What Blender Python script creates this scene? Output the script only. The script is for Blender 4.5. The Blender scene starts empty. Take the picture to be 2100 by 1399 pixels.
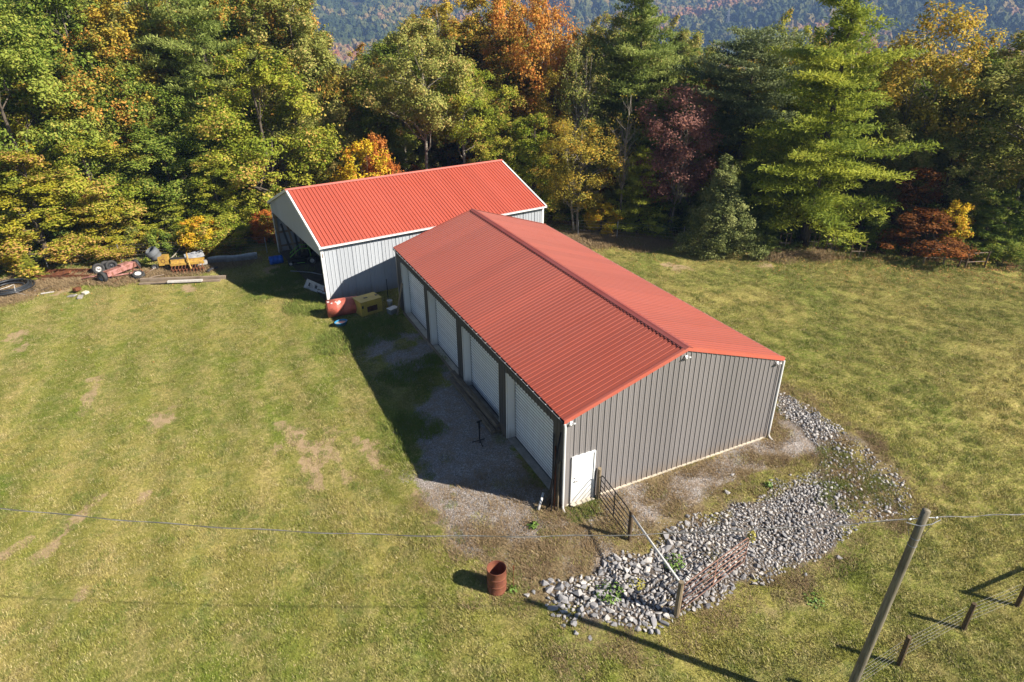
import bpy, math, random
import numpy as np
from mathutils import Vector, Matrix
R_ = math.radians
scene = bpy.context.scene
COL = scene.collection

# ------------------------------------------------------------------ camera, world, sun, exposure
CAM = np.array([-9.1862, -15.1234, 15.5803]); YAW, PITCH, ROLL, FPX = 0.4475, 0.4747, -0.0066, 1341.47
cam_data = bpy.data.cameras.new('camera')
cam_data.sensor_width = 36.0; cam_data.lens = FPX / 2100 * 36; cam_data.clip_start = 0.1; cam_data.clip_end = 12000
cam = bpy.data.objects.new('camera', cam_data); COL.objects.link(cam)
_f = np.array([math.sin(YAW)*math.cos(PITCH), math.cos(YAW)*math.cos(PITCH), -math.sin(PITCH)])
_r0 = np.array([math.cos(YAW), -math.sin(YAW), 0.0]); _u0 = np.cross(_r0, _f)
_r = _r0*math.cos(ROLL)+_u0*math.sin(ROLL); _u = -_r0*math.sin(ROLL)+_u0*math.cos(ROLL)
cam.matrix_world = Matrix(((_r[0], _u[0], -_f[0], CAM[0]), (_r[1], _u[1], -_f[1], CAM[1]), (_r[2], _u[2], -_f[2], CAM[2]), (0, 0, 0, 1)))
scene.camera = cam
SUN_AZ, SUN_EL = R_(136.0), R_(34.5)
world = bpy.data.worlds.new('World'); scene.world = world; world.use_nodes = True
wn = world.node_tree; sky = wn.nodes.new('ShaderNodeTexSky'); sky.sky_type = 'NISHITA'; sky.sun_disc = False
sky.sun_elevation = SUN_EL; sky.sun_rotation = SUN_AZ; sky.altitude = 900; sky.air_density = 0.9; sky.dust_density = 0.4; sky.ozone_density = 1.2
bg = wn.nodes['Background']; bg.inputs['Strength'].default_value = 0.05
wn.links.new(sky.outputs['Color'], bg.inputs['Color'])
sun_d = bpy.data.lights.new('sun', 'SUN'); sun_d.energy = 5.0; sun_d.angle = R_(0.53); sun_d.color = (1.0, 0.93, 0.82)
sun = bpy.data.objects.new('sun', sun_d); COL.objects.link(sun)
SUNV = Vector((math.cos(SUN_EL)*math.sin(SUN_AZ), math.cos(SUN_EL)*math.cos(SUN_AZ), math.sin(SUN_EL)))
sun.rotation_euler = SUNV.to_track_quat('Z', 'Y').to_euler(); sun.location = (40, -40, 60)
scene.view_settings.view_transform = 'Standard'; scene.view_settings.look = 'None'
scene.view_settings.exposure = 1.08; scene.view_settings.gamma = 1.0; scene.view_settings.use_curve_mapping = False
scene.render.engine = 'CYCLES'
scene.cycles.max_bounces = 6; scene.cycles.diffuse_bounces = 3; scene.cycles.glossy_bounces = 2
scene.cycles.transmission_bounces = 3; scene.cycles.transparent_max_bounces = 6; scene.cycles.volume_bounces = 1

# ------------------------------------------------------------------ terrain height
def smooth(a, b, x):
    t = np.clip((np.asarray(x, float)-a)/(b-a), 0, 1); return t*t*(3-2*t)
EDGE = [(-160, 60), (-60, 43), (-22, 36.6), (-9, 34.2), (-6.5, 36.5), (11, 38.5), (14.6, 31), (16.6, 26.8), (18.6, 24.4), (22.3, 21.2), (27.4, 17.2), (31.0, 13.2),
        (34.8, 9.4), (38.6, 7.4), (62, -8), (160, -70)]
def edge_dist(x, y):
    """signed distance to the wood's edge, positive inside the wood"""
    x = np.asarray(x, float); y = np.asarray(y, float)
    best = np.full(x.shape, 1e9); sg = np.ones(x.shape)
    for (ax, ay), (bx, by) in zip(EDGE[:-1], EDGE[1:]):
        dx, dy = bx-ax, by-ay; L2 = dx*dx+dy*dy
        t = np.clip(((x-ax)*dx+(y-ay)*dy)/L2, 0, 1)
        qx, qy = x-(ax+t*dx), y-(ay+t*dy); d = np.hypot(qx, qy)
        s = np.where(dx*qy-dy*qx > 0, 1.0, -1.0)
        m = d < best; best = np.where(m, d, best); sg = np.where(m, s, sg)
    return best*sg
def vnoise(x, y, s, seed=0):
    x = np.asarray(x, float)/s; y = np.asarray(y, float)/s
    xi = np.floor(x); yi = np.floor(y); fx = x-xi; fy = y-yi
    fx = fx*fx*(3-2*fx); fy = fy*fy*(3-2*fy)
    def h(a, b):
        v = np.sin(a*127.1+b*311.7+seed*74.7)*43758.5453; return v-np.floor(v)
    return (h(xi, yi)*(1-fx)+h(xi+1, yi)*fx)*(1-fy)+(h(xi, yi+1)*(1-fx)+h(xi+1, yi+1)*fx)*fy
def height(x, y):
    x = np.asarray(x, float); y = np.asarray(y, float)
    s = np.maximum(0, -y-0.3)
    z = -0.10*(s*s/(s+1.0))*np.exp(-s/60) - 0.15*smooth(0.3, 5, -x)
    pad = smooth(-0.6, 2.5, np.maximum(np.maximum(-x, x-12), np.maximum(-y-2, y-36)))
    z = z + pad*0.16*(vnoise(x, y, 7, 1)-0.5)
    r = np.hypot(x, y)
    d = edge_dist(x, y)
    dd = np.maximum(0, d-2.0)
    z = z - 0.20*np.minimum(dd, 340)*smooth(0, 12, dd)*np.where(d > 0, 1, 0)
    az = np.arctan2(x, y)
    rr = np.maximum(0, r-760)
    hill = 0.135*rr*smooth(0, 500, rr) + 42*smooth(820, 1350, r)*(vnoise(az*6.0, r/900, 1.0, 5)-0.35) + 105*smooth(1000, 2000, r)*(vnoise(x, y, 620, 9)-0.4) + 28*smooth(500, 900, r)*(vnoise(x, y, 210, 3)-0.5)
    hill = np.where(hill > 98, 98+30*np.tanh((hill-98)/30), hill)
    z = z + np.where(d > 0, hill, 0)*smooth(0, 200, d)
    return z
def raydir(px, py):
    d = _f + _r*(px-1050)/FPX - _u*(py-699.5)/FPX
    return d/np.linalg.norm(d)
def at(px, py, dz=0.0):
    """the point of the ground seen at a spot of the photograph (2100 x 1399)"""
    d = raydir(px, py); t = 0.0
    for _ in range(90):
        q = CAM+d*t; g = q[2]-float(height(q[0], q[1]))-dz
        if g < 0.004: break
        t += g*0.9/max(-d[2], 0.12)*0.75
    return Vector((q[0], q[1], q[2]))
def far(px, py, D):
    """the point at horizontal distance D from the camera in that direction"""
    d = raydir(px, py); return Vector(CAM+d*(D/math.hypot(d[0], d[1])))
def gz(x, y): return float(height(x, y))

# ------------------------------------------------------------------ material helpers
def new_mat(name):
    m = bpy.data.materials.new(name); m.use_nodes = True
    nt = m.node_tree; b = nt.nodes['Principled BSDF']; return m, nt, b
def N(nt, t, **kw):
    n = nt.nodes.new(t)
    for k, v in kw.items():
        if k.startswith('i_'): n.inputs[k[2:].replace('_', ' ')].default_value = v
        else: setattr(n, k, v)
    return n
def L(nt, a, b): nt.links.new(a, b)
def c4(c): return (c[0], c[1], c[2], 1.0)
def mixc(nt, fac, a, b, blend='MIX'):
    m = nt.nodes.new('ShaderNodeMix'); m.data_type = 'RGBA'; m.blend_type = blend; m.clamp_factor = True
    for sock, v in ((m.inputs[0], fac), (m.inputs[6], a), (m.inputs[7], b)):
        if isinstance(v, (int, float)): sock.default_value = v
        elif isinstance(v, tuple): sock.default_value = c4(v)
        else: nt.links.new(v, sock)
    return m.outputs[2]
def maprange(nt, v, a, b, c=0.0, d=1.0, interp='LINEAR'):
    m = nt.nodes.new('ShaderNodeMapRange'); m.interpolation_type = interp
    nt.links.new(v, m.inputs[0])
    for i, q in enumerate((a, b, c, d)): m.inputs[i+1].default_value = q
    return m.outputs[0]
def math2(nt, op, a, b=0.0):
    m = nt.nodes.new('ShaderNodeMath'); m.operation = op
    for s, v in ((m.inputs[0], a), (m.inputs[1], b)):
        if isinstance(v, (int, float)): s.default_value = v
        else: nt.links.new(v, s)
    return m.outputs[0]
def noise(nt, vec, scale, detail=3.0, rough=0.55, dist=0.0):
    n = nt.nodes.new('ShaderNodeTexNoise'); n.inputs['Scale'].default_value = scale
    n.inputs['Detail'].default_value = detail; n.inputs['Roughness'].default_value = rough; n.inputs['Distortion'].default_value = dist
    if vec is not None: nt.links.new(vec, n.inputs['Vector'])
    return n.outputs['Fac']
def bump(nt, b, h, strength=0.3, dist=0.02):
    n = nt.nodes.new('ShaderNodeBump'); n.inputs['Strength'].default_value = strength; n.inputs['Distance'].default_value = dist
    nt.links.new(h, n.inputs['Height']); nt.links.new(n.outputs[0], b.inputs['Normal'])
def simple(name, col, rough=0.6, metal=0.0, var=0.25, scale=3.0, col2=None, spec=0.4, bmp=0.15, lo=0.35, hi=0.65, stretch=None):
    """worn surface: two tones broken up by two noises, uneven gloss, fine relief"""
    m, nt, b = new_mat(name)
    co = nt.nodes.new('ShaderNodeTexCoord').outputs['Object']
    if stretch:
        mp = nt.nodes.new('ShaderNodeMapping'); mp.inputs['Scale'].default_value = stretch; L(nt, co, mp.inputs[0]); co = mp.outputs[0]
    n1 = noise(nt, co, scale, 5, 0.6); n2 = noise(nt, co, scale*9, 3, 0.6)
    c2 = col2 if col2 else tuple(max(0, q*(1-var)) for q in col)
    f = maprange(nt, n1, lo, hi)
    c = mixc(nt, f, col, c2)
    hs = nt.nodes.new('ShaderNodeHueSaturation'); L(nt, c, hs.inputs['Color']); L(nt, maprange(nt, n2, 0.3, 0.7, 1-var*0.5, 1+var*0.5), hs.inputs['Value'])
    L(nt, hs.outputs[0], b.inputs['Base Color'])
    L(nt, maprange(nt, n2, 0.3, 0.7, max(0.05, rough-0.1), min(1, rough+0.1)), b.inputs['Roughness'])
    b.inputs['Metallic'].default_value = metal; b.inputs['Specular IOR Level'].default_value = spec
    if bmp: bump(nt, b, n2, bmp, 0.01)
    return m

# ------------------------------------------------------------------ mesh helpers
class MB:
    def __init__(s): s.v = []; s.f = []
    def add(s, vs, fs):
        o = len(s.v); s.v += [tuple(q) for q in vs]; s.f += [tuple(o+i for i in f) for f in fs]; return s
    def box(s, c, d, rot=None):
        x, y, z = d[0]/2, d[1]/2, d[2]/2
        vs = [Vector((i*x, j*y, k*z)) for i, j, k in ((-1,-1,-1),(1,-1,-1),(1,1,-1),(-1,1,-1),(-1,-1,1),(1,-1,1),(1,1,1),(-1,1,1))]
        if rot is not None: vs = [rot @ q for q in vs]
        c = Vector(c); return s.add([q+c for q in vs], [(0,3,2,1),(4,5,6,7),(0,1,5,4),(1,2,6,5),(2,3,7,6),(3,0,4,7)])
    def tube(s, pts, r, seg=8, cap=True, flat=1.0):
        pts = [Vector(p) for p in pts]; n = len(pts)
        if not isinstance(r, (list, tuple)): r = [r]*n
        o = len(s.v); ref = None
        for i, p in enumerate(pts):
            t = (pts[min(i+1, n-1)]-pts[max(i-1, 0)])
            t = t.normalized() if t.length > 1e-9 else Vector((0, 0, 1))
            if ref is None or abs(ref.dot(t)) > 0.95: ref = Vector((0, 0, 1)) if abs(t.z) < 0.9 else Vector((1, 0, 0))
            a = t.cross(ref).normalized(); b = a.cross(t).normalized(); ref = b
            for k in range(seg):
                an = 2*math.pi*k/seg
                s.v.append(tuple(p+a*(math.cos(an)*r[i])+b*(math.sin(an)*r[i]*flat)))
        for i in range(n-1):
            for k in range(seg):
                k2 = (k+1) % seg
                s.f.append((o+i*seg+k, o+i*seg+k2, o+(i+1)*seg+k2, o+(i+1)*seg+k))
        if cap:
            s.f.append(tuple(o+k for k in range(seg))[::-1]); s.f.append(tuple(o+(n-1)*seg+k for k in range(seg)))
        return s
    def lathe(s, prof, seg=20, M=None, cap0=False, cap1=False):
        o = len(s.v); n = len(prof)
        for (r, z) in prof:
            for k in range(seg):
                a = 2*math.pi*k/seg; q = Vector((r*math.cos(a), r*math.sin(a), z)); s.v.append(tuple(M @ q if M is not None else q))
        for i in range(n-1):
            for k in range(seg):
                k2 = (k+1) % seg; s.f.append((o+i*seg+k, o+i*seg+k2, o+(i+1)*seg+k2, o+(i+1)*seg+k))
        if cap0: s.f.append(tuple(o+k for k in range(seg))[::-1])
        if cap1: s.f.append(tuple(o+(n-1)*seg+k for k in range(seg)))
        return s
    def grid(s, P):
        """P[i][j] points"""
        o = len(s.v); a, b = len(P), len(P[0])
        for row in P: s.v += [tuple(q) for q in row]
        for i in range(a-1):
            for j in range(b-1): s.f.append((o+i*b+j, o+(i+1)*b+j, o+(i+1)*b+j+1, o+i*b+j+1))
        return s
    def build(s, name, mat, parent=None, smooth_=False, loc=None, rot=None):
        me = bpy.data.meshes.new(name); me.from_pydata(s.v, [], s.f); me.update()
        if smooth_:
            me.polygons.foreach_set('use_smooth', [True]*len(me.polygons))
        ob = bpy.data.objects.new(name, me); COL.objects.link(ob)
        if mat: me.materials.append(mat)
        if parent: ob.parent = parent
        if loc is not None: ob.location = loc
        if rot is not None: ob.rotation_euler = rot
        return ob
def solid(me_ob, th):
    m = me_ob.modifiers.new('thickness', 'SOLIDIFY'); m.thickness = th; m.offset = -1; return me_ob
def tag(o, label=None, cat=None, group=None, kind=None):
    if label: o['label'] = label
    if cat: o['category'] = cat
    if group: o['group'] = group
    if kind: o['kind'] = kind
    return o
def empty(name, loc=(0, 0, 0), rz=0.0, label=None, cat=None, group=None):
    o = bpy.data.objects.new(name, None); COL.objects.link(o); o.location = loc; o.rotation_euler = (0, 0, rz); o.empty_display_size = 0.3
    return tag(o, label, cat, group)
def inst(src, name, parent=None, loc=(0, 0, 0), rot=(0, 0, 0), scale=(1, 1, 1)):
    o = src.copy(); COL.objects.link(o); o.parent = parent; o.location = loc; o.rotation_euler = rot; o.scale = scale; o.name = name
    for k in ('label', 'category', 'group'):
        if k in o: del o[k]
    return o
def copy_tree(root, loc, rz=None, scale=None, label=None, group=None):
    r = root.copy(); COL.objects.link(r); r.location = loc
    if rz is not None: r.rotation_euler = (0, 0, rz)
    if scale is not None: r.scale = scale
    if label: r['label'] = label
    if group: r['group'] = group
    for ch in root.children:
        c = ch.copy(); COL.objects.link(c); c.parent = r
        for g in ch.children:
            d = g.copy(); COL.objects.link(d); d.parent = c
    return r
def RZ(a): return Matrix.Rotation(a, 3, 'Z')
def mesh_np(name, V, F, attrs=None, mat=None, parent=None, point_attrs=None, smooth_=False):
    """V (n,3), F (m,k) numpy; attrs: name -> per-face float"""
    me = bpy.data.meshes.new(name); n, m, k = len(V), len(F), (F.shape[1] if len(F) else 3)
    me.vertices.add(n); me.vertices.foreach_set('co', V.astype(np.float32).ravel())
    if m:
        me.loops.add(m*k); me.loops.foreach_set('vertex_index', F.astype(np.int32).ravel())
        me.polygons.add(m); me.polygons.foreach_set('loop_start', (np.arange(m)*k).astype(np.int32))
        me.polygons.foreach_set('loop_total', np.full(m, k, np.int32))
        if smooth_: me.polygons.foreach_set('use_smooth', np.ones(m, bool))
    for a, d in (attrs or {}).items():
        at_ = me.attributes.new(a, 'FLOAT', 'FACE'); at_.data.foreach_set('value', d.astype(np.float32))
    for a, d in (point_attrs or {}).items():
        at_ = me.attributes.new(a, 'FLOAT', 'POINT'); at_.data.foreach_set('value', d.astype(np.float32))
    me.update(calc_edges=True); me.validate()
    ob = bpy.data.objects.new(name, me); COL.objects.link(ob)
    if mat: me.materials.append(mat)
    if parent: ob.parent = parent
    return ob

# ------------------------------------------------------------------ ground masks (painted where the ground really changes)
def in_poly(x, y, P):
    x = np.asarray(x, float); y = np.asarray(y, float); ins = np.zeros(x.shape, bool); n = len(P)
    for i in range(n):
        x1, y1 = P[i][0], P[i][1]; x2, y2 = P[(i+1) % n][0], P[(i+1) % n][1]
        c = ((y1 > y) != (y2 > y)) & (x < (x2-x1)*(y-y1)/((y2-y1)+1e-12)+x1); ins ^= c
    return ins
def poly_sdf(x, y, P):
    x = np.asarray(x, float); y = np.asarray(y, float); best = np.full(x.shape, 1e9); n = len(P)
    for i in range(n):
        ax, ay = P[i][0], P[i][1]; bx, by = P[(i+1) % n][0], P[(i+1) % n][1]
        dx, dy = bx-ax, by-ay; t = np.clip(((x-ax)*dx+(y-ay)*dy)/(dx*dx+dy*dy+1e-12), 0, 1)
        best = np.minimum(best, np.hypot(x-ax-t*dx, y-ay-t*dy))
    return np.where(in_poly(x, y, P), best, -best)
def PX(*pts): return [tuple(at(*p)[:2]) for p in pts]
GRAVEL_YARD = PX((745, 690), (860, 690), (935, 770), (1030, 900), (1130, 1040), (1250, 1090), (1255, 1180), (1130, 1240), (1035, 1190), (960, 1150), (890, 1065), (855, 985), (842, 900), (855, 850), (870, 800), (770, 750))
GRAVEL_GREEN1 = PX((800, 690), (905, 700), (930, 790), (870, 800), (800, 760))
GRAVEL_END = PX((1250, 1010), (1400, 960), (1580, 880), (1590, 820), (1640, 850), (1690, 930), (1600, 960), (1440, 1010), (1350, 1090), (1290, 1130), (1230, 1100))
RIPRAP = PX((1125, 1205), (1165, 1182), (1225, 1165), (1256, 1149), (1323, 1138), (1359, 1098), (1407, 1076), (1452, 1060), (1500, 1030), (1577, 1015), (1600, 990), (1650, 968), (1690, 935), (1665, 900), (1630, 860), (1588, 822), (1600, 808),
            (1650, 838), (1720, 880), (1780, 915), (1820, 960), (1850, 1010), (1845, 1050), (1760, 1075), (1700, 1122), (1607, 1165), (1500, 1212), (1400, 1255), (1290, 1292), (1200, 1270), (1140, 1240))
RIP_SPARSE = PX((1690, 935), (1720, 895), (1830, 950), (1865, 1040), (1760, 1072), (1715, 1040), (1690, 985))
def masks(x, y):
    x = np.asarray(x, float); y = np.asarray(y, float)
    j = (vnoise(x, y, 0.9, 21)-0.5)*1.3 + (vnoise(x, y, 0.35, 22)-0.5)*0.6
    g1 = smooth(-0.5, 0.5, poly_sdf(x, y, GRAVEL_YARD)+j)*(0.75+0.45*vnoise(x, y, 1.6, 33))
    gr = smooth(-0.5, 0.4, poly_sdf(x, y, GRAVEL_GREEN1)+j)*smooth(.35, .6, vnoise(x, y, 1.1, 25))
    g1 = g1*(1-gr*0.9)
    g2 = smooth(-0.4, 0.6, poly_sdf(x, y, GRAVEL_END)+j*0.8)
    patch = smooth(0.36, 0.62, vnoise(x, y, 1.5, 31)*0.65+vnoise(x, y, 0.5, 32)*0.35)
    near_end = np.where(y < 1.5, 1.0, 0.0)
    g1 = np.clip(g1, 0, 1)*(1-near_end*patch*0.85*(y < 0.3))
    g2 = g2*(1-smooth(0.34, 0.62, vnoise(x, y, 1.2, 31)*0.6+vnoise(x, y, 0.4, 32)*0.4)*0.9)
    rip = smooth(-0.35, 0.35, poly_sdf(x, y, RIPRAP)+j*0.5)
    sparse = smooth(-0.3, 0.6, poly_sdf(x, y, RIP_SPARSE)+j)
    gravel = np.clip(np.maximum(g1, g2), 0, 1)
    # worn, dry margins round the gravel and the stones
    dm = np.maximum(poly_sdf(x, y, GRAVEL_YARD), np.maximum(poly_sdf(x, y, GRAVEL_END), poly_sdf(x, y, RIPRAP)))
    dry = 0.75*smooth(-1.6, 0.5, dm+j*1.6)*(0.4+0.8*vnoise(x, y, 1.3, 71))*np.where(y < 3.5, 1.0, 0.25)
    dry = np.maximum(dry, 0.9*smooth(-0.3, 0.2, np.maximum(poly_sdf(x, y, GRAVEL_YARD), poly_sdf(x, y, GRAVEL_END))+j*.5)*(y < 1.5))
    dirt = np.zeros(x.shape)
    for (px, py, rr) in DIRT:
        c = px if isinstance(px, Vector) else None
        cx, cy = DIRT_W[(px, py)]
        dirt = np.maximum(dirt, smooth(1.0, 0.1, np.hypot((x-cx)/rr, (y-cy)/rr*0.8)+ (vnoise(x, y, 0.5, 44)-0.5)*0.9))
    for (a, b, wd) in SCRAPES:
        dx, dy = b[0]-a[0], b[1]-a[1]; t = np.clip(((x-a[0])*dx+(y-a[1])*dy)/(dx*dx+dy*dy), 0, 1)
        dirt = np.maximum(dirt, 0.95*smooth(1.2, 0.2, (np.hypot(x-a[0]-t*dx, y-a[1]-t*dy)+(vnoise(x, y, 0.45, 45)-0.5)*0.35)/wd))
    d = edge_dist(x, y)
    edge = smooth(-1.8, -0.2, d + (vnoise(x, y, 2.0, 51)-0.5)*2.2)
    return gravel, rip, sparse, dry, dirt, edge
DIRT = [(50, 685, 1.4), (40, 720, .8), (330, 860, 1.0), (190, 780, .5), (380, 590, .9), (560, 555, 1.0), (1390, 548, 1.2), (1570, 545, 1.0), (650, 930, 1.0), (600, 880, .9), (625, 950, .6), (570, 915, .5), (760, 930, .6), (690, 890, .6), (640, 990, .5), (60, 600, 1.6), (130, 590, 1.2), (330, 560, 1.6),
        (860, 1010, .5), (450, 970, .4), (295, 1025, .5), (110, 1125, .5), (175, 1210, .5), (1660, 1070, .8), (1700, 1030, .5)]
SCRAPES = [(tuple(at(*a)[:2]), tuple(at(*b)[:2]), w) for a, b, w in (((575, 868), (632, 925), .30), ((632, 925), (662, 1003), .26), ((560, 915), (610, 905), .28), ((670, 880), (700, 945), .24), ((700, 945), (716, 985), .2), ((690, 890), (760, 915), .26), ((745, 925), (800, 975), .24), ((90, 1140), (200, 1020), .3), ((0, 1150), (60, 1105), .3), ((160, 850), (210, 770), .3))]
DIRT_W = {(a, b): tuple(at(a, b)[:2]) for a, b, _ in DIRT}

# ------------------------------------------------------------------ lawn colours, shared by the ground sheet and the blades
def lawn_group():
    g = bpy.data.node_groups.new('lawn_colour', 'ShaderNodeTree')
    g.interface.new_socket('Color', in_out='OUTPUT', socket_type='NodeSocketColor')
    g.interface.new_socket('Straw', in_out='OUTPUT', socket_type='NodeSocketFloat')
    out = g.nodes.new('NodeGroupOutput')
    pos = g.nodes.new('ShaderNodeNewGeometry').outputs['Position']
    mp = g.nodes.new('ShaderNodeMapping'); mp.inputs['Rotation'].default_value = (0, 0, R_(68)); mp.inputs['Scale'].default_value = (1.6, 5.5, 1); L(g, pos, mp.inputs[0])
    mp2 = g.nodes.new('ShaderNodeMapping'); mp2.inputs['Rotation'].default_value = (0, 0, R_(5)); mp2.inputs['Scale'].default_value = (1.2, 0.3, 1); L(g, pos, mp2.inputs[0])
    big = noise(g, pos, 0.13, 3, 0.6, 0.6); mid = noise(g, pos, 1.1, 5, 0.7, 0.4)
    str1 = noise(g, mp.outputs[0], 1.6, 5, 0.75, 0.3); str2 = noise(g, mp2.outputs[0], 0.55, 3, 0.6, 0.3)
    fine = noise(g, pos, 4.5, 4, 0.75)
    sx = g.nodes.new('ShaderNodeSeparateXYZ'); L(g, pos, sx.inputs[0])
    right = maprange(g, sx.outputs[0], 6, 13)
    green = mixc(g, maprange(g, big, 0.38, 0.64), (0.146, 0.182, 0.026), (0.262, 0.240, 0.058))
    green = mixc(g, math2(g, 'MULTIPLY', maprange(g, mid, 0.5, 0.68), maprange(g, right, 0, 1, 1, 0.2)), green, (0.090, 0.150, 0.022))
    lstraw = math2(g, 'ADD', math2(g, 'MULTIPLY', mid, 0.35), math2(g, 'ADD', math2(g, 'MULTIPLY', str2, 0.35), math2(g, 'MULTIPLY', fine, 0.3)))
    rstraw = math2(g, 'ADD', math2(g, 'MULTIPLY', str1, 0.55), math2(g, 'ADD', math2(g, 'MULTIPLY', big, 0.1), math2(g, 'MULTIPLY', fine, 0.35)))
    st = g.nodes.new('ShaderNodeMix'); st.data_type = 'FLOAT'; L(g, right, st.inputs[0]); L(g, maprange(g, lstraw, 0.45, 0.62), st.inputs[2]); L(g, maprange(g, rstraw, 0.42, 0.66), st.inputs[3])
    straw = st.outputs[0]
    col = mixc(g, math2(g, 'MULTIPLY', straw, 0.66), green, (0.46, 0.345, 0.150))
    # faint mowing bands: the grass lies the other way in every second pass
    def bands(rot, period, dist):
        m_ = g.nodes.new('ShaderNodeMapping'); m_.inputs['Rotation'].default_value = (0, 0, R_(rot)); L(g, pos, m_.inputs[0])
        w = g.nodes.new('ShaderNodeTexWave'); w.wave_type = 'BANDS'; w.bands_direction = 'X'; w.inputs['Scale'].default_value = 0.314/period; w.inputs['Distortion'].default_value = dist; w.inputs['Detail'].default_value = 2; w.inputs['Detail Scale'].default_value = 0.6
        L(g, m_.outputs[0], w.inputs['Vector']); return w.outputs['Fac']
    hr_ = g.nodes.new('ShaderNodeHueSaturation'); L(g, col, hr_.inputs['Color']); L(g, maprange(g, right, 0, 1, 1.0, 1.13), hr_.inputs['Value']); col = hr_.outputs[0]
    bm_ = g.nodes.new('ShaderNodeMix'); bm_.data_type = 'FLOAT'; L(g, right, bm_.inputs[0]); L(g, bands(5, 2.6, 1.6), bm_.inputs[2]); L(g, bands(-21, 1.5, 1.8), bm_.inputs[3])
    hb = g.nodes.new('ShaderNodeHueSaturation'); L(g, col, hb.inputs['Color']); L(g, maprange(g, bm_.outputs[0], 0, 1, 0.92, 1.10), hb.inputs['Value']); col = hb.outputs[0]
    L(g, col, out.inputs[0]); L(g, straw, out.inputs[1])
    return g
LAWN = lawn_group()
def ground_material():
    m, nt, b = new_mat('lawn_and_gravel_ground')
    pos = nt.nodes.new('ShaderNodeNewGeometry').outputs['Position']
    lg = nt.nodes.new('ShaderNodeGroup'); lg.node_tree = LAWN
    A = {}
    for a in ('gravel', 'rip', 'dry', 'dirt', 'edge', 'wild'):
        n = nt.nodes.new('ShaderNodeAttribute'); n.attribute_name = a; A[a] = n.outputs['Fac']
    f1 = noise(nt, pos, 9, 4, 0.75); f2 = noise(nt, pos, 32, 3, 0.7); f3 = noise(nt, pos, 2.2, 4, 0.65)
    def masked(a, n, w=0.5):  # threshold the soft mask with noise so that the edge breaks up
        return maprange(nt, math2(nt, 'ADD', A[a], math2(nt, 'MULTIPLY', math2(nt, 'SUBTRACT', n, 0.5), w*2)), 0.35, 0.65)
    c = lg.outputs[0]
    hs = nt.nodes.new('ShaderNodeHueSaturation'); L(nt, c, hs.inputs['Color']); L(nt, maprange(nt, f1, 0.25, 0.75, 0.5, 1.5), hs.inputs['Value']); c = hs.outputs[0]
    # tree litter at the wood's edge and under the trees
    litter = mixc(nt, f1, (0.05, 0.035, 0.018), (0.21, 0.12, 0.06))
    c = mixc(nt, masked('edge', f3, 0.6), c, litter)
    wild = mixc(nt, f3, (0.030, 0.033, 0.014), (0.085, 0.07, 0.03))
    c = mixc(nt, A['wild'], c, wild)
    dryc = mixc(nt, f1, (0.15, 0.125, 0.055), (0.36, 0.27, 0.15))
    c = mixc(nt, masked('dry', f3, 0.7), c, dryc)
    dirtc = mixc(nt, f1, (0.30, 0.19, 0.11), (0.52, 0.38, 0.24))
    c = mixc(nt, math2(nt, 'MULTIPLY', masked('dirt', f3, 0.9), 0.85), c, dirtc)
    vor = nt.nodes.new('ShaderNodeTexVoronoi'); vor.inputs['Scale'].default_value = 38; L(nt, pos, vor.inputs['Vector'])
    vor2 = nt.nodes.new('ShaderNodeTexVoronoi'); vor2.inputs['Scale'].default_value = 24; L(nt, pos, vor2.inputs['Vector'])
    sep = nt.nodes.new('ShaderNodeSeparateColor'); L(nt, vor.outputs['Color'], sep.inputs[0])
    sep2 = nt.nodes.new('ShaderNodeSeparateColor'); L(nt, vor2.outputs['Color'], sep2.inputs[0])
    chip = mixc(nt, sep.outputs[0], (0.14, 0.125, 0.115), (0.47, 0.41, 0.37))
    chip = mixc(nt, maprange(nt, sep2.outputs[1], 0.8, 0.95), chip, (0.50, 0.47, 0.45))
    chip = mixc(nt, maprange(nt, f3, 0.40, 0.62, 0, .55), chip, (0.29, 0.21, 0.14))
    gm = maprange(nt, math2(nt, 'ADD', A['gravel'], math2(nt, 'ADD', math2(nt, 'MULTIPLY', math2(nt, 'SUBTRACT', f1, 0.5), 1.0), math2(nt, 'MULTIPLY', math2(nt, 'SUBTRACT', f3, 0.5), 1.0))), 0.3, 0.7)
    c = mixc(nt, gm, c, chip)
    soil = mixc(nt, sep.outputs[1], (0.05, 0.04, 0.03), (0.24, 0.2, 0.17))
    c = mixc(nt, masked('rip', f1, 0.35), c, soil)
    L(nt, c, b.inputs['Base Color']); b.inputs['Roughness'].default_value = 0.95; b.inputs['Specular IOR Level'].default_value = 0.1
    h = math2(nt, 'ADD', math2(nt, 'MULTIPLY', f1, 0.7), math2(nt, 'ADD', math2(nt, 'MULTIPLY', f2, 0.4), math2(nt, 'MULTIPLY', sep.outputs[0], 0.25)))
    bump(nt, b, h, 0.9, 0.06)
    return m
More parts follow.
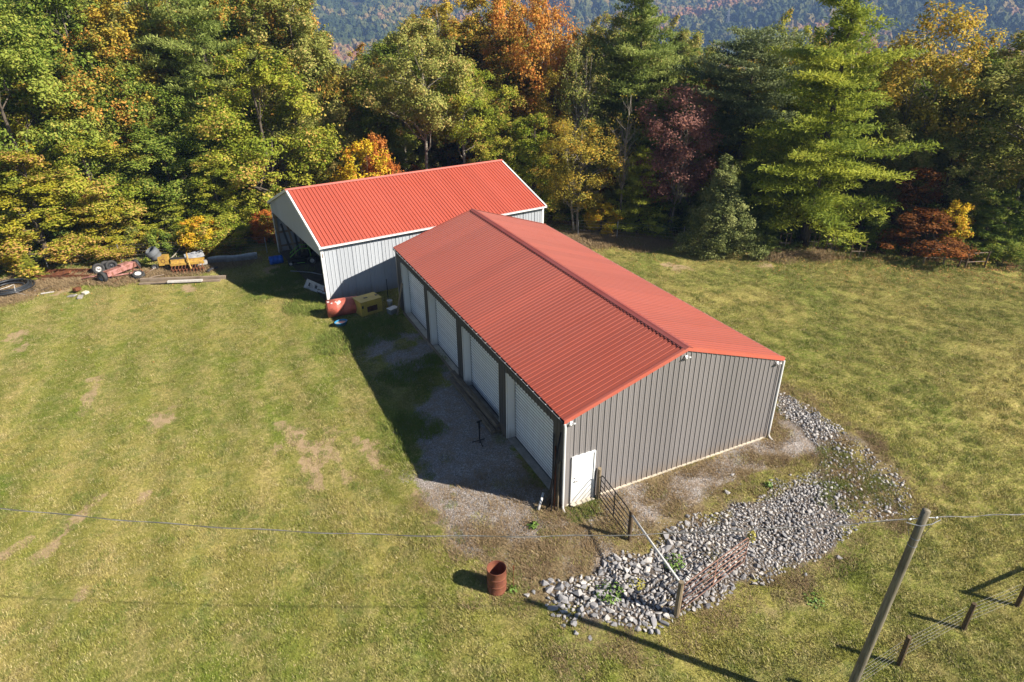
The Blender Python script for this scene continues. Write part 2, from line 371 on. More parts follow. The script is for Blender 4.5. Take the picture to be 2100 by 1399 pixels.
def build_ground():
    def axis(a, b, step, lo, hi):
        core = list(np.arange(a, b+1e-6, step)); s = step; q = core[-1]; up = []
        while q < hi: s = min(s*1.12, 45); q += s; up.append(q)
        s = step; q = core[0]; dn = []
        while q > lo: s = min(s*1.12, 45); q -= s; dn.append(q)
        return np.array(dn[::-1]+core+up)
    xs = axis(-22, 40, 0.3, -2600, 3300); ys = axis(-13, 38, 0.3, -1500, 3300)
    X, Y = np.meshgrid(xs, ys, indexing='ij'); x, y = X.ravel(), Y.ravel()
    z = height(x, y)
    g, r, s, dry, dirt, e = masks(x, y)
    z = z + 0.05*(vnoise(x, y, 0.6, 61)-0.5)*np.where(g < 0.3, 1, 0.4)*np.where((x > -1.0) & (x < 10.5) & (y > -1) & (y < 20), 0.2, 1.0)*(np.abs(x) < 60)
    inside = (x > 0.7) & (x < 9.0) & (y > 0.3) & (y < 18.6); z = np.where(inside, z-0.10, z)
    nx, ny = len(xs), len(ys)
    i = np.arange(nx-1)[:, None]*ny+np.arange(ny-1)[None, :]
    F = np.stack([i, i+ny, i+ny+1, i+1], -1).reshape(-1, 4)
    wild = smooth(0.5, 4, edge_dist(x, y))
    o = mesh_np('ground', np.stack([x, y, z], 1), F, mat=ground_material(), smooth_=True,
                point_attrs={'gravel': g, 'rip': r*(1-0.75*s), 'dry': np.maximum(dry, 0.45*s), 'dirt': dirt, 'edge': e, 'wild': wild})
    tag(o, kind='structure')
build_ground()

def blade_material(name='grass_blades', dark=0.6, bright=1.5):
    m, nt, b = new_mat(name)
    lg = nt.nodes.new('ShaderNodeGroup'); lg.node_tree = LAWN
    at_ = nt.nodes.new('ShaderNodeAttribute'); at_.attribute_name = 'rnd'
    pos = nt.nodes.new('ShaderNodeNewGeometry').outputs['Position']
    n = noise(nt, pos, 3.0, 2)
    c = mixc(nt, maprange(nt, math2(nt, 'ADD', at_.outputs['Fac'], math2(nt, 'SUBTRACT', n, 0.5)), 0.85, 1.05), lg.outputs[0], (0.40, 0.33, 0.17))
    hs = nt.nodes.new('ShaderNodeHueSaturation'); L(nt, c, hs.inputs['Color']); L(nt, maprange(nt, at_.outputs['Fac'], 0, 1, dark, bright), hs.inputs['Value'])
    L(nt, hs.outputs[0], b.inputs['Base Color']); b.inputs['Roughness'].default_value = 0.7; b.inputs['Specular IOR Level'].default_value = 0.15
    return m
def blades(rng, n, rad, hmin, hmax, w, lean=0.8):
    a = rng.uniform(0, 2*np.pi, n); r = rad*np.sqrt(rng.uniform(0, 1, n)); bx, by = r*np.cos(a), r*np.sin(a)
    h = rng.uniform(hmin, hmax, n); la = rng.uniform(0, 2*np.pi, n); ll = h*rng.uniform(0.2, lean*1.6, n)
    wa = la+np.pi/2; wx, wy = np.cos(wa)*w*rng.uniform(.6, 1.2, n), np.sin(wa)*w*rng.uniform(.6, 1.2, n)
    V = np.empty((n, 3, 3)); V[:, 0] = np.stack([bx-wx, by-wy, np.full(n, -0.01)], 1); V[:, 1] = np.stack([bx+wx, by+wy, np.full(n, -0.01)], 1)
    V[:, 2] = np.stack([bx+np.cos(la)*ll, by+np.sin(la)*ll, h], 1)
    return V.reshape(-1, 3), np.arange(n*3).reshape(-1, 3), rng.uniform(0, 1, n)
def scatter_gn(name, pts, scl, rot, src, mat=None, tint=None):
    """points carried by a mesh; one Geometry Nodes modifier stands the source on each"""
    pa = {'scl': scl, 'rz': rot}
    if tint is not None: pa['tint'] = tint
    ob = mesh_np(name, pts, np.zeros((0, 3), int), point_attrs=pa)
    ng = bpy.data.node_groups.new(name+'_scatter', 'GeometryNodeTree'); ng.is_modifier = True
    ng.interface.new_socket('Geometry', in_out='INPUT', socket_type='NodeSocketGeometry'); ng.interface.new_socket('Geometry', in_out='OUTPUT', socket_type='NodeSocketGeometry')
    gi = ng.nodes.new('NodeGroupInput'); go = ng.nodes.new('NodeGroupOutput')
    ip = ng.nodes.new('GeometryNodeInstanceOnPoints'); oi = ng.nodes.new('GeometryNodeObjectInfo'); oi.transform_space = 'ORIGINAL'; oi.inputs['Object'].default_value = src
    a1 = ng.nodes.new('GeometryNodeInputNamedAttribute'); a1.data_type = 'FLOAT'; a1.inputs['Name'].default_value = 'scl'
    a2 = ng.nodes.new('GeometryNodeInputNamedAttribute'); a2.data_type = 'FLOAT'; a2.inputs['Name'].default_value = 'rz'
    cx = ng.nodes.new('ShaderNodeCombineXYZ'); cr = ng.nodes.new('ShaderNodeCombineXYZ')
    for s in (0, 1, 2): ng.links.new(a1.outputs[0], cx.inputs[s])
    ng.links.new(a2.outputs[0], cr.inputs[2])
    ng.links.new(gi.outputs[0], ip.inputs['Points']); ng.links.new(oi.outputs['Geometry'], ip.inputs['Instance'])
    ng.links.new(cx.outputs[0], ip.inputs['Scale']); ng.links.new(cr.outputs[0], ip.inputs['Rotation']); ng.links.new(ip.outputs[0], go.inputs[0])
    md = ob.modifiers.new('scatter', 'NODES'); md.node_group = ng
    return ob
MBLADE = blade_material()
def build_grass():
    rng = np.random.default_rng(5)
    V, F, rnd = blades(rng, 340, 0.36, 0.015, 0.065, 0.0075, 1.0)
    p = at(380, 1240)
    src = mesh_np('grass_tuft', V, F, attrs={'rnd': rnd}, mat=MBLADE); src.location = p; tag(src, 'low patch of mown grass in the lower left of the lawn', 'grass patch', kind='stuff')
    V2, F2, rnd2 = blades(rng, 170, 0.3, 0.04, 0.14, 0.008, 0.8); mg = simple('long_green_grass', (0.13, 0.20, 0.03), 0.7, 0, .5, 7, (0.22, 0.22, 0.06), spec=.1, bmp=0)
    q = at(640, 625); src2 = mesh_np('long_grass_tuft', V2, F2, attrs={'rnd': rnd2}, mat=mg); src2.location = q; tag(src2, 'longer uncut grass beside the corner of the open shed', 'grass patch', kind='stuff')
    P = []
    def fill(x0, x1, y0, y1, dens, cond=None):
        c = 1/math.sqrt(dens); gx, gy = np.meshgrid(np.arange(x0, x1, c), np.arange(y0, y1, c)); n = gx.size
        P.append(np.stack([gx.ravel()+rng.uniform(-.4, .4, n)*c, gy.ravel()+rng.uniform(-.4, .4, n)*c], 1))
    fill(-20, 15, -12, 6, 9); fill(-26, 36, 6, 24, 6.5); fill(15, 40, -12, 6, 6.5); fill(-28, 14, 24, 37, 5)
    P = np.concatenate(P); x, y = P[:, 0], P[:, 1]
    rel = np.stack([x-CAM[0], y-CAM[1]], 1); ang = np.arctan2(rel[:, 0], rel[:, 1])-YAW
    g, r, s, dry, dirt, e = masks(x, y)
    keep = (np.abs(ang) < 0.95) & (edge_dist(x, y) < 0.5) & (rng.uniform(0, 1, len(x)) > np.clip(g*1.15+r*(1-0.6*s)*1.1+dirt*0.9+0.55*dry, 0, 0.985))
    keep &= ~((x > -0.15) & (x < 9.55) & (y > -0.15) & (y < 19.1)) & (poly_sdf(x, y, SHED_FOOT) < 0)
    x, y = x[keep], y[keep]
    z = height(x, y)
    tag(scatter_gn('grass', np.stack([x, y, z+0.0], 1), rng.uniform(0.8, 1.35, len(x)), rng.uniform(0, 6.28, len(x)), src), 'mown yellow green grass of the lawn and field', 'grass', kind='stuff')
    # uncut strip: in the shade by the shed, along the wall foot, along the wood's edge
    Q = []
    for (px, py, rad, n) in ((640, 625, 1.6, 70), (560, 590, 2.0, 60), (760, 680, 1.6, 60), (900, 745, .9, 26), (820, 770, 1.0, 26), (1180, 1050, .45, 16), (1210, 1040, .4, 14), (600, 560, 1.5, 50), (1050, 1190, .5, 12), (1750, 975, 1.3, 60), (1710, 1010, .9, 36), (1790, 1010, 1.0, 40), (1720, 940, .7, 24), (840, 880, 1.2, 30), (700, 700, 1.4, 50)):
        c = at(px, py)
        for _ in range(n):
            a, rr = rng.uniform(0, 6.28), rad*math.sqrt(rng.uniform()); Q.append((c.x+rr*math.cos(a), c.y+rr*math.sin(a)))
    for _ in range(2600): Q.append((rng.uniform(10.5, 38), rng.uniform(-8, 24)))
    for _ in range(1500): Q.append((rng.uniform(-20, -3), rng.uniform(-8, 28)))
    nfield = len(Q)
    for (a, b) in zip(EDGE[1:-2], EDGE[2:-1]):
        n = int(math.hypot(b[0]-a[0], b[1]-a[1])*5)
        for _ in range(n):
            u = rng.uniform(); Q.append((a[0]+(b[0]-a[0])*u+rng.normal(0, .7), a[1]+(b[1]-a[1])*u+rng.normal(0, .7)))
    Q = np.array(Q); fs = np.where(np.arange(len(Q)) < nfield, .45, 1.0); fs[:nfield-4100] = 1.0; ok = (edge_dist(Q[:, 0], Q[:, 1]) < 1.5) & (poly_sdf(Q[:, 0], Q[:, 1], RIPRAP) < np.where(np.arange(len(Q)) < nfield-4100, 99, -.3)) & ~((Q[:, 0] > -0.1) & (Q[:, 0] < 9.5) & (Q[:, 1] > -0.1) & (Q[:, 1] < 19)); Q = Q[ok]; fs = fs[ok]
    V3, F3, rnd3 = blades(rng, 120, 0.28, 0.02, 0.09, 0.006, 1.2)
    md = simple('dry_grass_straw', (0.36, 0.27, 0.15), 0.8, 0, .45, 6, (0.20, 0.13, 0.07), spec=.1, bmp=0)
    q3 = at(1480, 960); src3 = mesh_np('dry_grass_tuft', V3, F3, attrs={'rnd': rnd3}, mat=md); src3.location = q3; tag(src3, 'dry brown grass tuft on the gravel under the gable wall', 'grass patch', kind='stuff')
    X = rng.uniform(-5, 14, 9000); Y = rng.uniform(-6, 3, 9000); g, r, s_, dry, di, e = masks(X, Y)
    k = (rng.uniform(0, 1, 9000) < dry*(1-g*0.75)*(1-r*(1-0.7*s_))*0.75) & ~((X > -.1) & (X < 9.5) & (Y > -.1))
    D = [np.stack([X[k], Y[k]], 1)]
    for (px, py, rad, n) in ((30, 585, 2.2, 130), (120, 578, 2.4, 150), (200, 570, 1.5, 70), (260, 570, 1.6, 70), (330, 560, 1.5, 70), (400, 550, 1.8, 80), (470, 540, 1.6, 50), (1230, 492, 2.5, 160), (1330, 500, 2.0, 110), (1180, 488, 1.5, 70), (1600, 525, 1.6, 70), (1690, 525, 1.4, 50), (1135, 1050, .5, 30), (20, 615, 1.2, 50)):
        c = at(px, py); a = rng.uniform(0, 6.28, n); rr = rad*np.sqrt(rng.uniform(0, 1, n)); D.append(np.stack([c.x+rr*np.cos(a), c.y+rr*np.sin(a)*.6], 1))
    D = np.concatenate(D)
    tag(scatter_gn('dry_grass', np.stack([D[:, 0], D[:, 1], height(D[:, 0], D[:, 1])], 1), rng.uniform(.6, 1.5, len(D))*np.where(D[:, 1] > 10, 2.2, 1), rng.uniform(0, 6.28, len(D)), src3), 'dry brown grass round the gravel, the stones and the scrap', 'grass', kind='stuff')
    tag(scatter_gn('long_grass', np.stack([Q[:, 0], Q[:, 1], height(Q[:, 0], Q[:, 1])], 1), rng.uniform(0.8, 1.9, len(Q))*np.minimum(fs, np.where(Q[:, 1] < 4, .5, 1)), rng.uniform(0, 6.28, len(Q)), src2), 'uncut grass by the shed, in the stones and along the wood edge', 'grass', kind='stuff')

# ------------------------------------------------------------------ the two buildings
W, LEN, H, HR = 9.40, 18.90, 3.64, 5.17
SA = 0.1118; SO = Vector((-3.7346, 21.098, -0.12)); SL, SD, SH, SHR = 15.50, 11.54, 3.65, 5.71
def shed_w(u, v): return (SO.x+u*math.cos(SA)-v*math.sin(SA), SO.y+u*math.sin(SA)+v*math.cos(SA))
SHED_FOOT = [shed_w(0.2, 0.2), shed_w(SL, 0.2), shed_w(SL, SD), shed_w(0.2, SD)]

def paint(name, col, rough=0.38, spec=0.5, fade=0.12, streak=0.25, dirt=(0.16, 0.12, 0.09), axis='Z', sheen=0.0):
    """factory painted sheet steel with weathering streaks"""
    m, nt, b = new_mat(name)
    geo = nt.nodes.new('ShaderNodeNewGeometry').outputs['Position']
    mp = nt.nodes.new('ShaderNodeMapping'); L(nt, geo, mp.inputs[0])
    mp.inputs['Scale'].default_value = (6, 6, 0.5) if axis == 'Z' else ((0.5, 5, 1) if axis == 'X' else (5, 0.6, 1))
    n1 = noise(nt, geo, 0.5, 4, 0.6); n2 = noise(nt, mp.outputs[0], 1.0, 5, 0.65); n3 = noise(nt, geo, 14, 3)
    c = mixc(nt, maprange(nt, n1, 0.3, 0.7), col, tuple(q+(0.5-q)*fade*0.5 for q in col))
    c = mixc(nt, maprange(nt, n2, 0.5, 0.85, 0, streak), c, dirt)
    if axis == 'Z':
        sz = nt.nodes.new('ShaderNodeSeparateXYZ'); L(nt, geo, sz.inputs[0])
        foot = maprange(nt, math2(nt, 'ADD', sz.outputs[2], math2(nt, 'MULTIPLY', math2(nt, 'SUBTRACT', n2, 0.5), 1.1)), 0.0, 0.55, 0.55, 0.0)
        c = mixc(nt, foot, c, (0.26, 0.19, 0.13))
    oi = nt.nodes.new('ShaderNodeObjectInfo'); hs = nt.nodes.new('ShaderNodeHueSaturation'); L(nt, c, hs.inputs['Color']); L(nt, maprange(nt, oi.outputs['Random'], 0, 1, 0.92, 1.07), hs.inputs['Value'])
    L(nt, hs.outputs[0], b.inputs['Base Color']); L(nt, maprange(nt, n2, 0.3, 0.7, rough-0.08, rough+0.12), b.inputs['Roughness'])
    if sheen: b.inputs['Coat Weight'].default_value = 0.25; b.inputs['Coat Roughness'].default_value = 0.35
    b.inputs['Sheen Weight'].default_value = sheen; b.inputs['Sheen Roughness'].default_value = 0.35; b.inputs['Sheen Tint'].default_value = (1, 0.86, 0.88, 1)
    b.inputs['Specular IOR Level'].default_value = spec
    bump(nt, b, n1, 0.05, 0.03)
    return m
M_RED = paint('red_roof_sheet', (0.34, 0.066, 0.036), 0.5, 0.3, 0.03, 0.22, (0.2, 0.06, 0.05), 'X', 0.26)
M_RED_S = paint('bright_red_roof_sheet', (0.41, 0.082, 0.050), 0.5, 0.25, 0.03, 0.14, (0.3, 0.06, 0.05), 'Y')
M_REDTRIM = paint('red_trim', (0.46, 0.10, 0.06), 0.35)
M_RIDGE = paint('ridge_cap_red', (0.28, 0.055, 0.042), 0.45)
M_GREY = paint('warm_grey_siding', (0.205, 0.19, 0.186), 0.45, 0.4, 0.05, 0.16, (0.12, 0.10, 0.08))
M_CHAR = paint('charcoal_siding', (0.085, 0.08, 0.08), 0.5, 0.3, 0.0, 0.1)
M_LIGHT = paint('pale_grey_siding', (0.40, 0.425, 0.46), 0.45, 0.4, 0.05, 0.14, (0.3, 0.27, 0.22))
M_WHITE = paint('white_trim', (0.76, 0.76, 0.75), 0.4, 0.5, 0.02, 0.14, (0.4, 0.36, 0.28))
M_DOORW = paint('white_door_curtain', (0.80, 0.81, 0.82), 0.4, 0.5, 0.02, 0.32, (0.30, 0.28, 0.25))
M_GROOVE_SHADE = simple('door_groove_shade', (0.46, 0.46, 0.46), 0.8)  # grey that paints shade into the grooves between the door slats
M_DARK = simple('dark_metal', (0.035, 0.035, 0.04), 0.5, 0.2)
M_BLACK = simple('black_metal', (0.012, 0.013, 0.016), 0.45, 0.3, spec=0.4)
M_CONC = simple('concrete', (0.34, 0.31, 0.27), 0.9, var=0.35, scale=2.0, spec=0.2)
M_CREAM = simple('cream_base_trim', (0.62, 0.55, 0.44), 0.6, var=0.25)
def wood(name, c1, c2, stretch=(30, 2, 30), rough=0.85):
    m, nt, b = new_mat(name)
    co = nt.nodes.new('ShaderNodeTexCoord').outputs['Object']; mp = nt.nodes.new('ShaderNodeMapping'); mp.inputs['Scale'].default_value = stretch; L(nt, co, mp.inputs[0])
    n1 = noise(nt, mp.outputs[0], 1.0, 5, 0.65, 0.3); n2 = noise(nt, co, 1.7, 3)
    c = mixc(nt, maprange(nt, n1, 0.3, 0.7), c1, c2); c = mixc(nt, maprange(nt, n2, 0.5, 0.75, 0, .5), c, tuple(q*0.5 for q in c1))
    L(nt, c, b.inputs['Base Color']); b.inputs['Roughness'].default_value = rough; b.inputs['Specular IOR Level'].default_value = 0.15
    bump(nt, b, n1, 0.5, 0.01); return m
M_WOODX = wood('weathered_board', (0.17, 0.12, 0.085), (0.34, 0.27, 0.20), (1.5, 30, 30))
M_WOODY = wood('weathered_beam', (0.10, 0.078, 0.058), (0.24, 0.19, 0.14), (25, 1.5, 25))
M_WOODZ = wood('weathered_post', (0.13, 0.095, 0.06), (0.30, 0.24, 0.16), (25, 25, 1.5))
M_POLE = wood('grey_utility_pole_wood', (0.10, 0.085, 0.06), (0.26, 0.23, 0.175), (22, 22, 0.8))
M_POSTD = wood('brown_fence_post', (0.06, 0.042, 0.026), (0.15, 0.105, 0.065), (25, 25, 1.5))
M_RUST = simple('rust', (0.20, 0.075, 0.035), 0.85, 0.1, 0.5, 5, (0.09, 0.035, 0.02), spec=0.2, bmp=0.4)
M_RUSTB = simple('rusty_barrel_steel', (0.20, 0.075, 0.04), 0.8, 0.1, 0.35, 4, (0.16, 0.05, 0.03), spec=0.3, bmp=0.3)
M_RUBBER = simple('tyre_rubber', (0.022, 0.022, 0.023), 0.8, 0, 0.3, 6, (0.05, 0.048, 0.045))
M_RIM = simple('wheel_rim', (0.42, 0.42, 0.42), 0.45, 0.5, 0.3, 6, (0.2, 0.18, 0.15))
M_PINK = simple('sun_faded_red_paint', (0.36, 0.17, 0.15), 0.8, 0, 0.35, 4, (0.18, 0.07, 0.04), lo=.42, hi=.62)
M_YEL = simple('yellow_machine_paint', (0.44, 0.27, 0.05), 0.6, 0, 0.35, 6, (0.20, 0.09, 0.035), lo=.45, hi=.7)
M_MUST = simple('mustard_cabinet_paint', (0.50, 0.36, 0.06), 0.5, 0, 0.2, 2, (0.36, 0.25, 0.06))
M_BLUE = simple('blue_plastic', (0.01, 0.09, 0.42), 0.4, 0, 0.15, 3)
M_TUB = simple('light_blue_tub_plastic', (0.02, 0.22, 0.42), 0.4, 0, 0.2, 3)
M_GREENP = simple('mower_green_paint', (0.12, 0.36, 0.03), 0.4, 0, 0.1)
M_GALV = simple('galvanised_metal', (0.40, 0.41, 0.42), 0.45, 0.6, 0.3, 3, (0.24, 0.24, 0.25))
M_WIREG = simple('grey_fence_wire', (0.30, 0.29, 0.27), 0.5, 0.6)
M_CABLE = simple('twisted_cable', (0.10, 0.098, 0.095), 0.6, 0.2, 0.6, 2.5, (0.3, 0.29, 0.28))
M_CABLE2 = simple('dull_wire', (0.12, 0.115, 0.10), 0.8, 0.0, 0.3, spec=.1)
M_GUTTERIN = simple('gutter_dark_inside', (0.02, 0.02, 0.02), 0.7)

RIB = 0.2286
def profile(x0, x1, hr=0.026, rib=RIB, minor=True):
    """points (x, height) of a ribbed sheet between x0 and x1, ribs on multiples of rib"""
    pts = {round(x0, 4): 0.0, round(x1, 4): 0.0}
    k = math.floor(x0/rib)-1
    while k*rib < x1+rib:
        c = (k+0.5)*rib
        for dx, h in ((-0.026, 0), (-0.014, hr), (0.014, hr), (0.026, 0)) + (() if not minor else ((rib*0.36-0.012, 0), (rib*0.36, hr*0.28), (rib*0.36+0.012, 0), (rib*0.64-0.012, 0), (rib*0.64, hr*0.28), (rib*0.64+0.012, 0))):
            x = c+dx
            if x0+1e-3 < x < x1-1e-3: pts[round(x, 4)] = h
        k += 1
    return sorted(pts.items())
def wall_panel(parent, mat, x0, x1, zb, ztop, place, name='wall_panel', hr=0.026):
    """vertical ribbed sheet; place(x, h, z) -> point; zb, ztop numbers or functions of x"""
    pr = profile(x0, x1, hr); mb = MB()
    zt = ztop if callable(ztop) else (lambda x: ztop)
    bot = [place(x, h, zb) for x, h in pr]; top = [place(x, h, zt(x)) for x, h in pr]
    mb.grid([bot, top]); return mb.build(name, mat, parent)
def roof_sheet_mesh(name, mat, w, slope_len, hr=0.024):
    """sheet lying along +x (down the slope is +y); ribs run along y"""
    pr = profile(0.001, w-0.001, hr, w/4, False); mb = MB()
    a = [(x, 0, h) for x, h in pr]; b_ = [(x, slope_len, h) for x, h in pr]
    mb.grid([b_, a])
    # lap edge thickness
    return mb.build(name, mat)
def place_matrix(o, origin, xd, yd, zd, parent=None):
    M = Matrix(((xd[0], yd[0], zd[0], origin[0]), (xd[1], yd[1], zd[1], origin[1]), (xd[2], yd[2], zd[2], origin[2]), (0, 0, 0, 1)))
    o.parent = parent; o.matrix_local = M; return o

def garage():
    g = empty('garage', (0, 0, 0), 0, 'long warm grey metal garage with four white roll-up doors and a weathered red roof', 'garage')
    PW = RIB*4
    # near gable wall, the opening of the walk door left free
    DX0, DX1, DZ = 0.26, 1.20, 2.06
    def rt(x): return H-0.03+(HR-H)*(1-abs(x-W/2)/(W/2))
    cuts = [0.06]+[PW*k for k in range(1, 11) if PW*k < W-0.1]+[W-0.06]
    for a, b in zip(cuts[:-1], cuts[1:]):
        segs = []
        if a < DX0: segs += [(a, min(b, DX0), 0.06)]
        if b > DX0 and a < DX1: segs += [(max(a, DX0), min(b, DX1), DZ+0.04)]
        if b > DX1: segs += [(max(a, DX1), b, 0.06)]
        for (p, q, zb) in segs:
            if q-p > 0.02: wall_panel(g, M_GREY, p, q, zb, rt, lambda x, h, z: (x, -h, z))
    # far gable and right wall
    for a, b in zip(cuts[:-1], cuts[1:]): wall_panel(g, M_GREY, a, b, 0.0, rt, lambda x, h, z: (x, LEN+h, z))
    k = 0; y = 0.0; src = None
    while y < LEN-0.1:
        y1 = min(y+PW, LEN)
        wall_panel(g, M_GREY, y+0.001, y1-0.001, 0.0, H-0.02, lambda x, h, z: (W+h, x, z)); y += PW
    MB().box((W/2, 0.06, 0.03), (W-0.1, 0.17, 0.10)).build('base_trim', M_CREAM, g)
    # left wall: header and piers round four openings
    OP = [(0.80, 4.47), (5.27, 8.99), (9.76, 13.50), (14.22, 17.92)]; OT, OB = 3.08, 0.06
    wall_panel(g, M_CHAR, 0.06, LEN-0.06, OT, H-0.03, lambda x, h, z: (-h, x, z), 'header_panel')
    ed = [0.06]+[q for o in OP for q in o]+[LEN-0.06]
    for a, b in zip(ed[0::2], ed[1::2]): wall_panel(g, M_CHAR, a, b, 0.0, OT, lambda x, h, z: (-h, x, z), 'pier_panel')
    # floor slab edge
    MB().box((0.52, LEN/2, -0.10), (1.02, LEN-0.04, 0.30)).build('concrete_sill', M_CONC, g)
    slat = None
    for (a, b) in OP:
        yc = (a+b)/2; wd = b-a
        d = empty('roll_up_door', (0.34, yc, 0.06)); d.parent = g
        n = 22; sh = (OT-OB)/n
        if slat is None:
            pf = [(0.075, 0.0), (0.075, 0.022), (-0.012, 0.026), (-0.03, sh*0.5), (-0.012, sh-0.014), (0.075, sh-0.010), (0.075, sh)]
            mb = MB(); mb.grid([[(x, -2.0, z) for x, z in pf], [(x, 2.0, z) for x, z in pf]])
            slat = mb.build('slat', M_DOORW, d); slat.data.materials.append(M_GROOVE_SHADE); first = True
            for q in (0, 1, 4, 5): slat.data.polygons[q].material_index = 1  # recessed faces get the painted groove shade
        for i in range(n):
            if first: s = slat; first = False
            else: s = inst(slat, 'slat', d)
            s.parent = d; s.location = (0, 0, i*sh); s.scale = (1, (wd-0.10)/4.0, 1)
        MB().box((-0.012, 0, 0.02), (0.05, wd-0.12, 0.055)).build('bottom_bar', M_DARK, d)
        MB().box((0.0, wd/2-0.052, 1.5), (0.07, 0.045, 3.0)).build('guide_track', M_GALV, d)
        MB().box((0.0, -wd/2+0.052, 1.5), (0.07, 0.045, 3.0)).build('guide_track', M_GALV, d)
        # jamb linings and head lining of the recess
        MB().box((0.165, b-0.008, (OT+OB)/2), (0.34, 0.02, OT-OB)).build('door_jamb', M_WHITE, g)
        MB().box((0.165, a+0.008, (OT+OB)/2), (0.34, 0.02, OT-OB)).build('door_jamb', M_WHITE, g)
        MB().box((0.165, yc, OT+0.008), (0.34, wd, 0.02)).build('door_head', M_WHITE, g)
        MB().box((-0.030, b+0.02, (OT+OB)/2), (0.02, 0.05, OT-OB)).build('opening_trim', M_WHITE, g)
        MB().box((0.15, yc, 0.054), (0.32, wd-0.05, 0.008)).build('threshold', M_CREAM if a > 9 else M_CONC, g)
    # walk door
    d = empty('walk_door', ((DX0+DX1)/2, 0, 0.06)); d.parent = g
    w2 = (DX1-DX0)/2
    leaf = MB().box((0, -0.005, 1.0), (w2*2-0.11, 0.04, 1.94)).build('door_leaf', M_WHITE, d)
    MB().tube([(-w2+0.13, -0.03, 0.97), (-w2+0.13, -0.075, 0.97), (-w2+0.23, -0.078, 0.965)], 0.013, 8).build('door_handle', M_DARK, d)
    MB().lathe([(0.0, 0), (0.03, 0), (0.03, 0.012), (0, 0.014)], 12, Matrix.Translation((-w2+0.13, -0.025, 1.10)) @ Matrix.Rotation(R_(90), 4, 'X')).build('lock', M_GALV, d)
    fr = MB(); fr.box((-w2+0.025, -0.012, 1.0), (0.05, 0.09, 2.0)); fr.box((w2-0.025, -0.012, 1.0), (0.05, 0.09, 2.0)); fr.box((0, -0.012, 1.995), (w2*2, 0.092, 0.05)); fr.build('door_frame', M_WHITE, d)
    MB().box((0, -0.05, -0.02), (w2*2, 0.2, 0.04)).build('door_step', M_CREAM, d)
    # corner trims
    for (x, y, nm) in ((0, 0, 'c'), (W, 0, 'c'), (0, LEN, 'c'), (W, LEN, 'c')):
        sx, sy = (1 if x == 0 else -1), (1 if y == 0 else -1)
        mb = MB(); mb.box((x+sx*0.035, y-sy*0.03, H/2), (0.12, 0.012, H-0.05)); mb.box((x-sx*0.03, y+sy*0.035, H/2), (0.012, 0.13, H-0.05)); mb.build('corner_trim', M_GREY, g)
    # roof: sheets, ridge cap, rake trims
    sl = math.hypot(W/2, HR-H); sd = Vector((W/2, 0, -(HR-H))).normalized(); OV = 0.09; EH = 0.035
    n = 21; w = (LEN+0.10)/n; base = roof_sheet_mesh('roof_panel', M_RED, w, sl+OV, 0.030)
    for side in (-1, 1):
        for i in range(n):
            o = base if (side == -1 and i == 0) else inst(base, 'roof_panel')
            yd = Vector((side*sd.x, 0, sd.z)); xd = Vector((0, side*1.0, 0)) if side == 1 else Vector((0, -1.0, 0))
            # sheets laid so that the normal points up and out
            zd = xd.cross(yd)
            y0 = -0.05+(i*w if side == 1 else (i+1)*w)
            place_matrix(o, (W/2, y0, HR+EH+(0.002 if i % 2 else 0)), xd, yd, zd, g)
    th = math.atan2(HR-H, W/2)
    mb = MB(); cp = []
    for s in (-1, 1):
        pass
    P0, P1 = [], []
    for (u, hh) in ((-0.17, 0.0), (-0.16, 0.024), (-0.06, 0.026), (0, 0.034), (0.06, 0.026), (0.16, 0.024), (0.17, 0.0)):
        z = HR+EH+0.012-abs(u)*math.tan(th)+hh
        P0.append((W/2+u, -0.07, z)); P1.append((W/2+u, LEN+0.07, z))
    mb.grid([P1, P0]); solid(mb.build('ridge_cap', M_RIDGE, g), 0.004)
    mb = MB()   # screws / closure under the cap edge
    for s in (-1, 1):
        for i in range(int(LEN/RIB)):
            mb.box((W/2+s*0.188, i*RIB+0.05, HR+EH+0.014-0.188*math.tan(th)), (0.035, 0.10, 0.02))
    mb.build('ridge_closure', M_RIDGE, g)['kind'] = 'stuff'
    for (yy, yo) in ((-0.055, -1), (LEN+0.055, 1)):
        for s in (-1, 1):
            mb = MB(); a = Vector((W/2, yy, HR+EH+0.03)); b = Vector((W/2+s*(W/2+0.10), yy, H+EH+0.03-0.10*math.tan(th)))
            for (q0, q1, t0) in ((0.0, -0.15, 0.012),):
                vs = [a, b, b+Vector((0, 0, -0.15)), a+Vector((0, 0, -0.15))]; back = [v+Vector((0, -yo*0.02, 0)) for v in vs]
                mb.add(vs+back, [(0, 1, 2, 3), (7, 6, 5, 4), (0, 4, 5, 1), (1, 5, 6, 2), (2, 6, 7, 3), (3, 7, 4, 0)])
                # lap on the roof
                i1 = [v+Vector((0, -yo*0.11, 0.003)) for v in (a, b)]
                mb.add([a+Vector((0, 0, .004)), b+Vector((0, 0, .004)), i1[1]-Vector((0, 0, 0)), i1[0]-Vector((0, 0, 0))], [(0, 1, 2, 3)])
            mb.build('rake_trim', M_REDTRIM, g)
    # gutters with hangers, downspouts
    for s, x in ((-1, -0.10), (1, W+0.10)):
        mb = MB(); zt = H-0.035
        sec = [(-0.0, 0.0), (-0.0, -0.10), (s*0.085, -0.10), (s*0.115, -0.02), (s*0.115, 0.0), (s*0.10, 0.0), (s*0.10, -0.015), (s*0.075, -0.088), (s*0.01, -0.088), (s*0.01, 0.0)]
        x0 = x-s*0.065
        A = [(x0+q, 0.0, zt+r) for q, r in sec]; B = [(x0+q, LEN, zt+r) for q, r in sec]
        mb.grid([A, B]); gut = mb.build('gutter', M_DARK, g)
        MB().box((x0+s*0.108, LEN/2, zt+0.004), (0.018, LEN, 0.01)).build('gutter_lip', M_GALV, gut)
        hb = None
        yy = 0.25
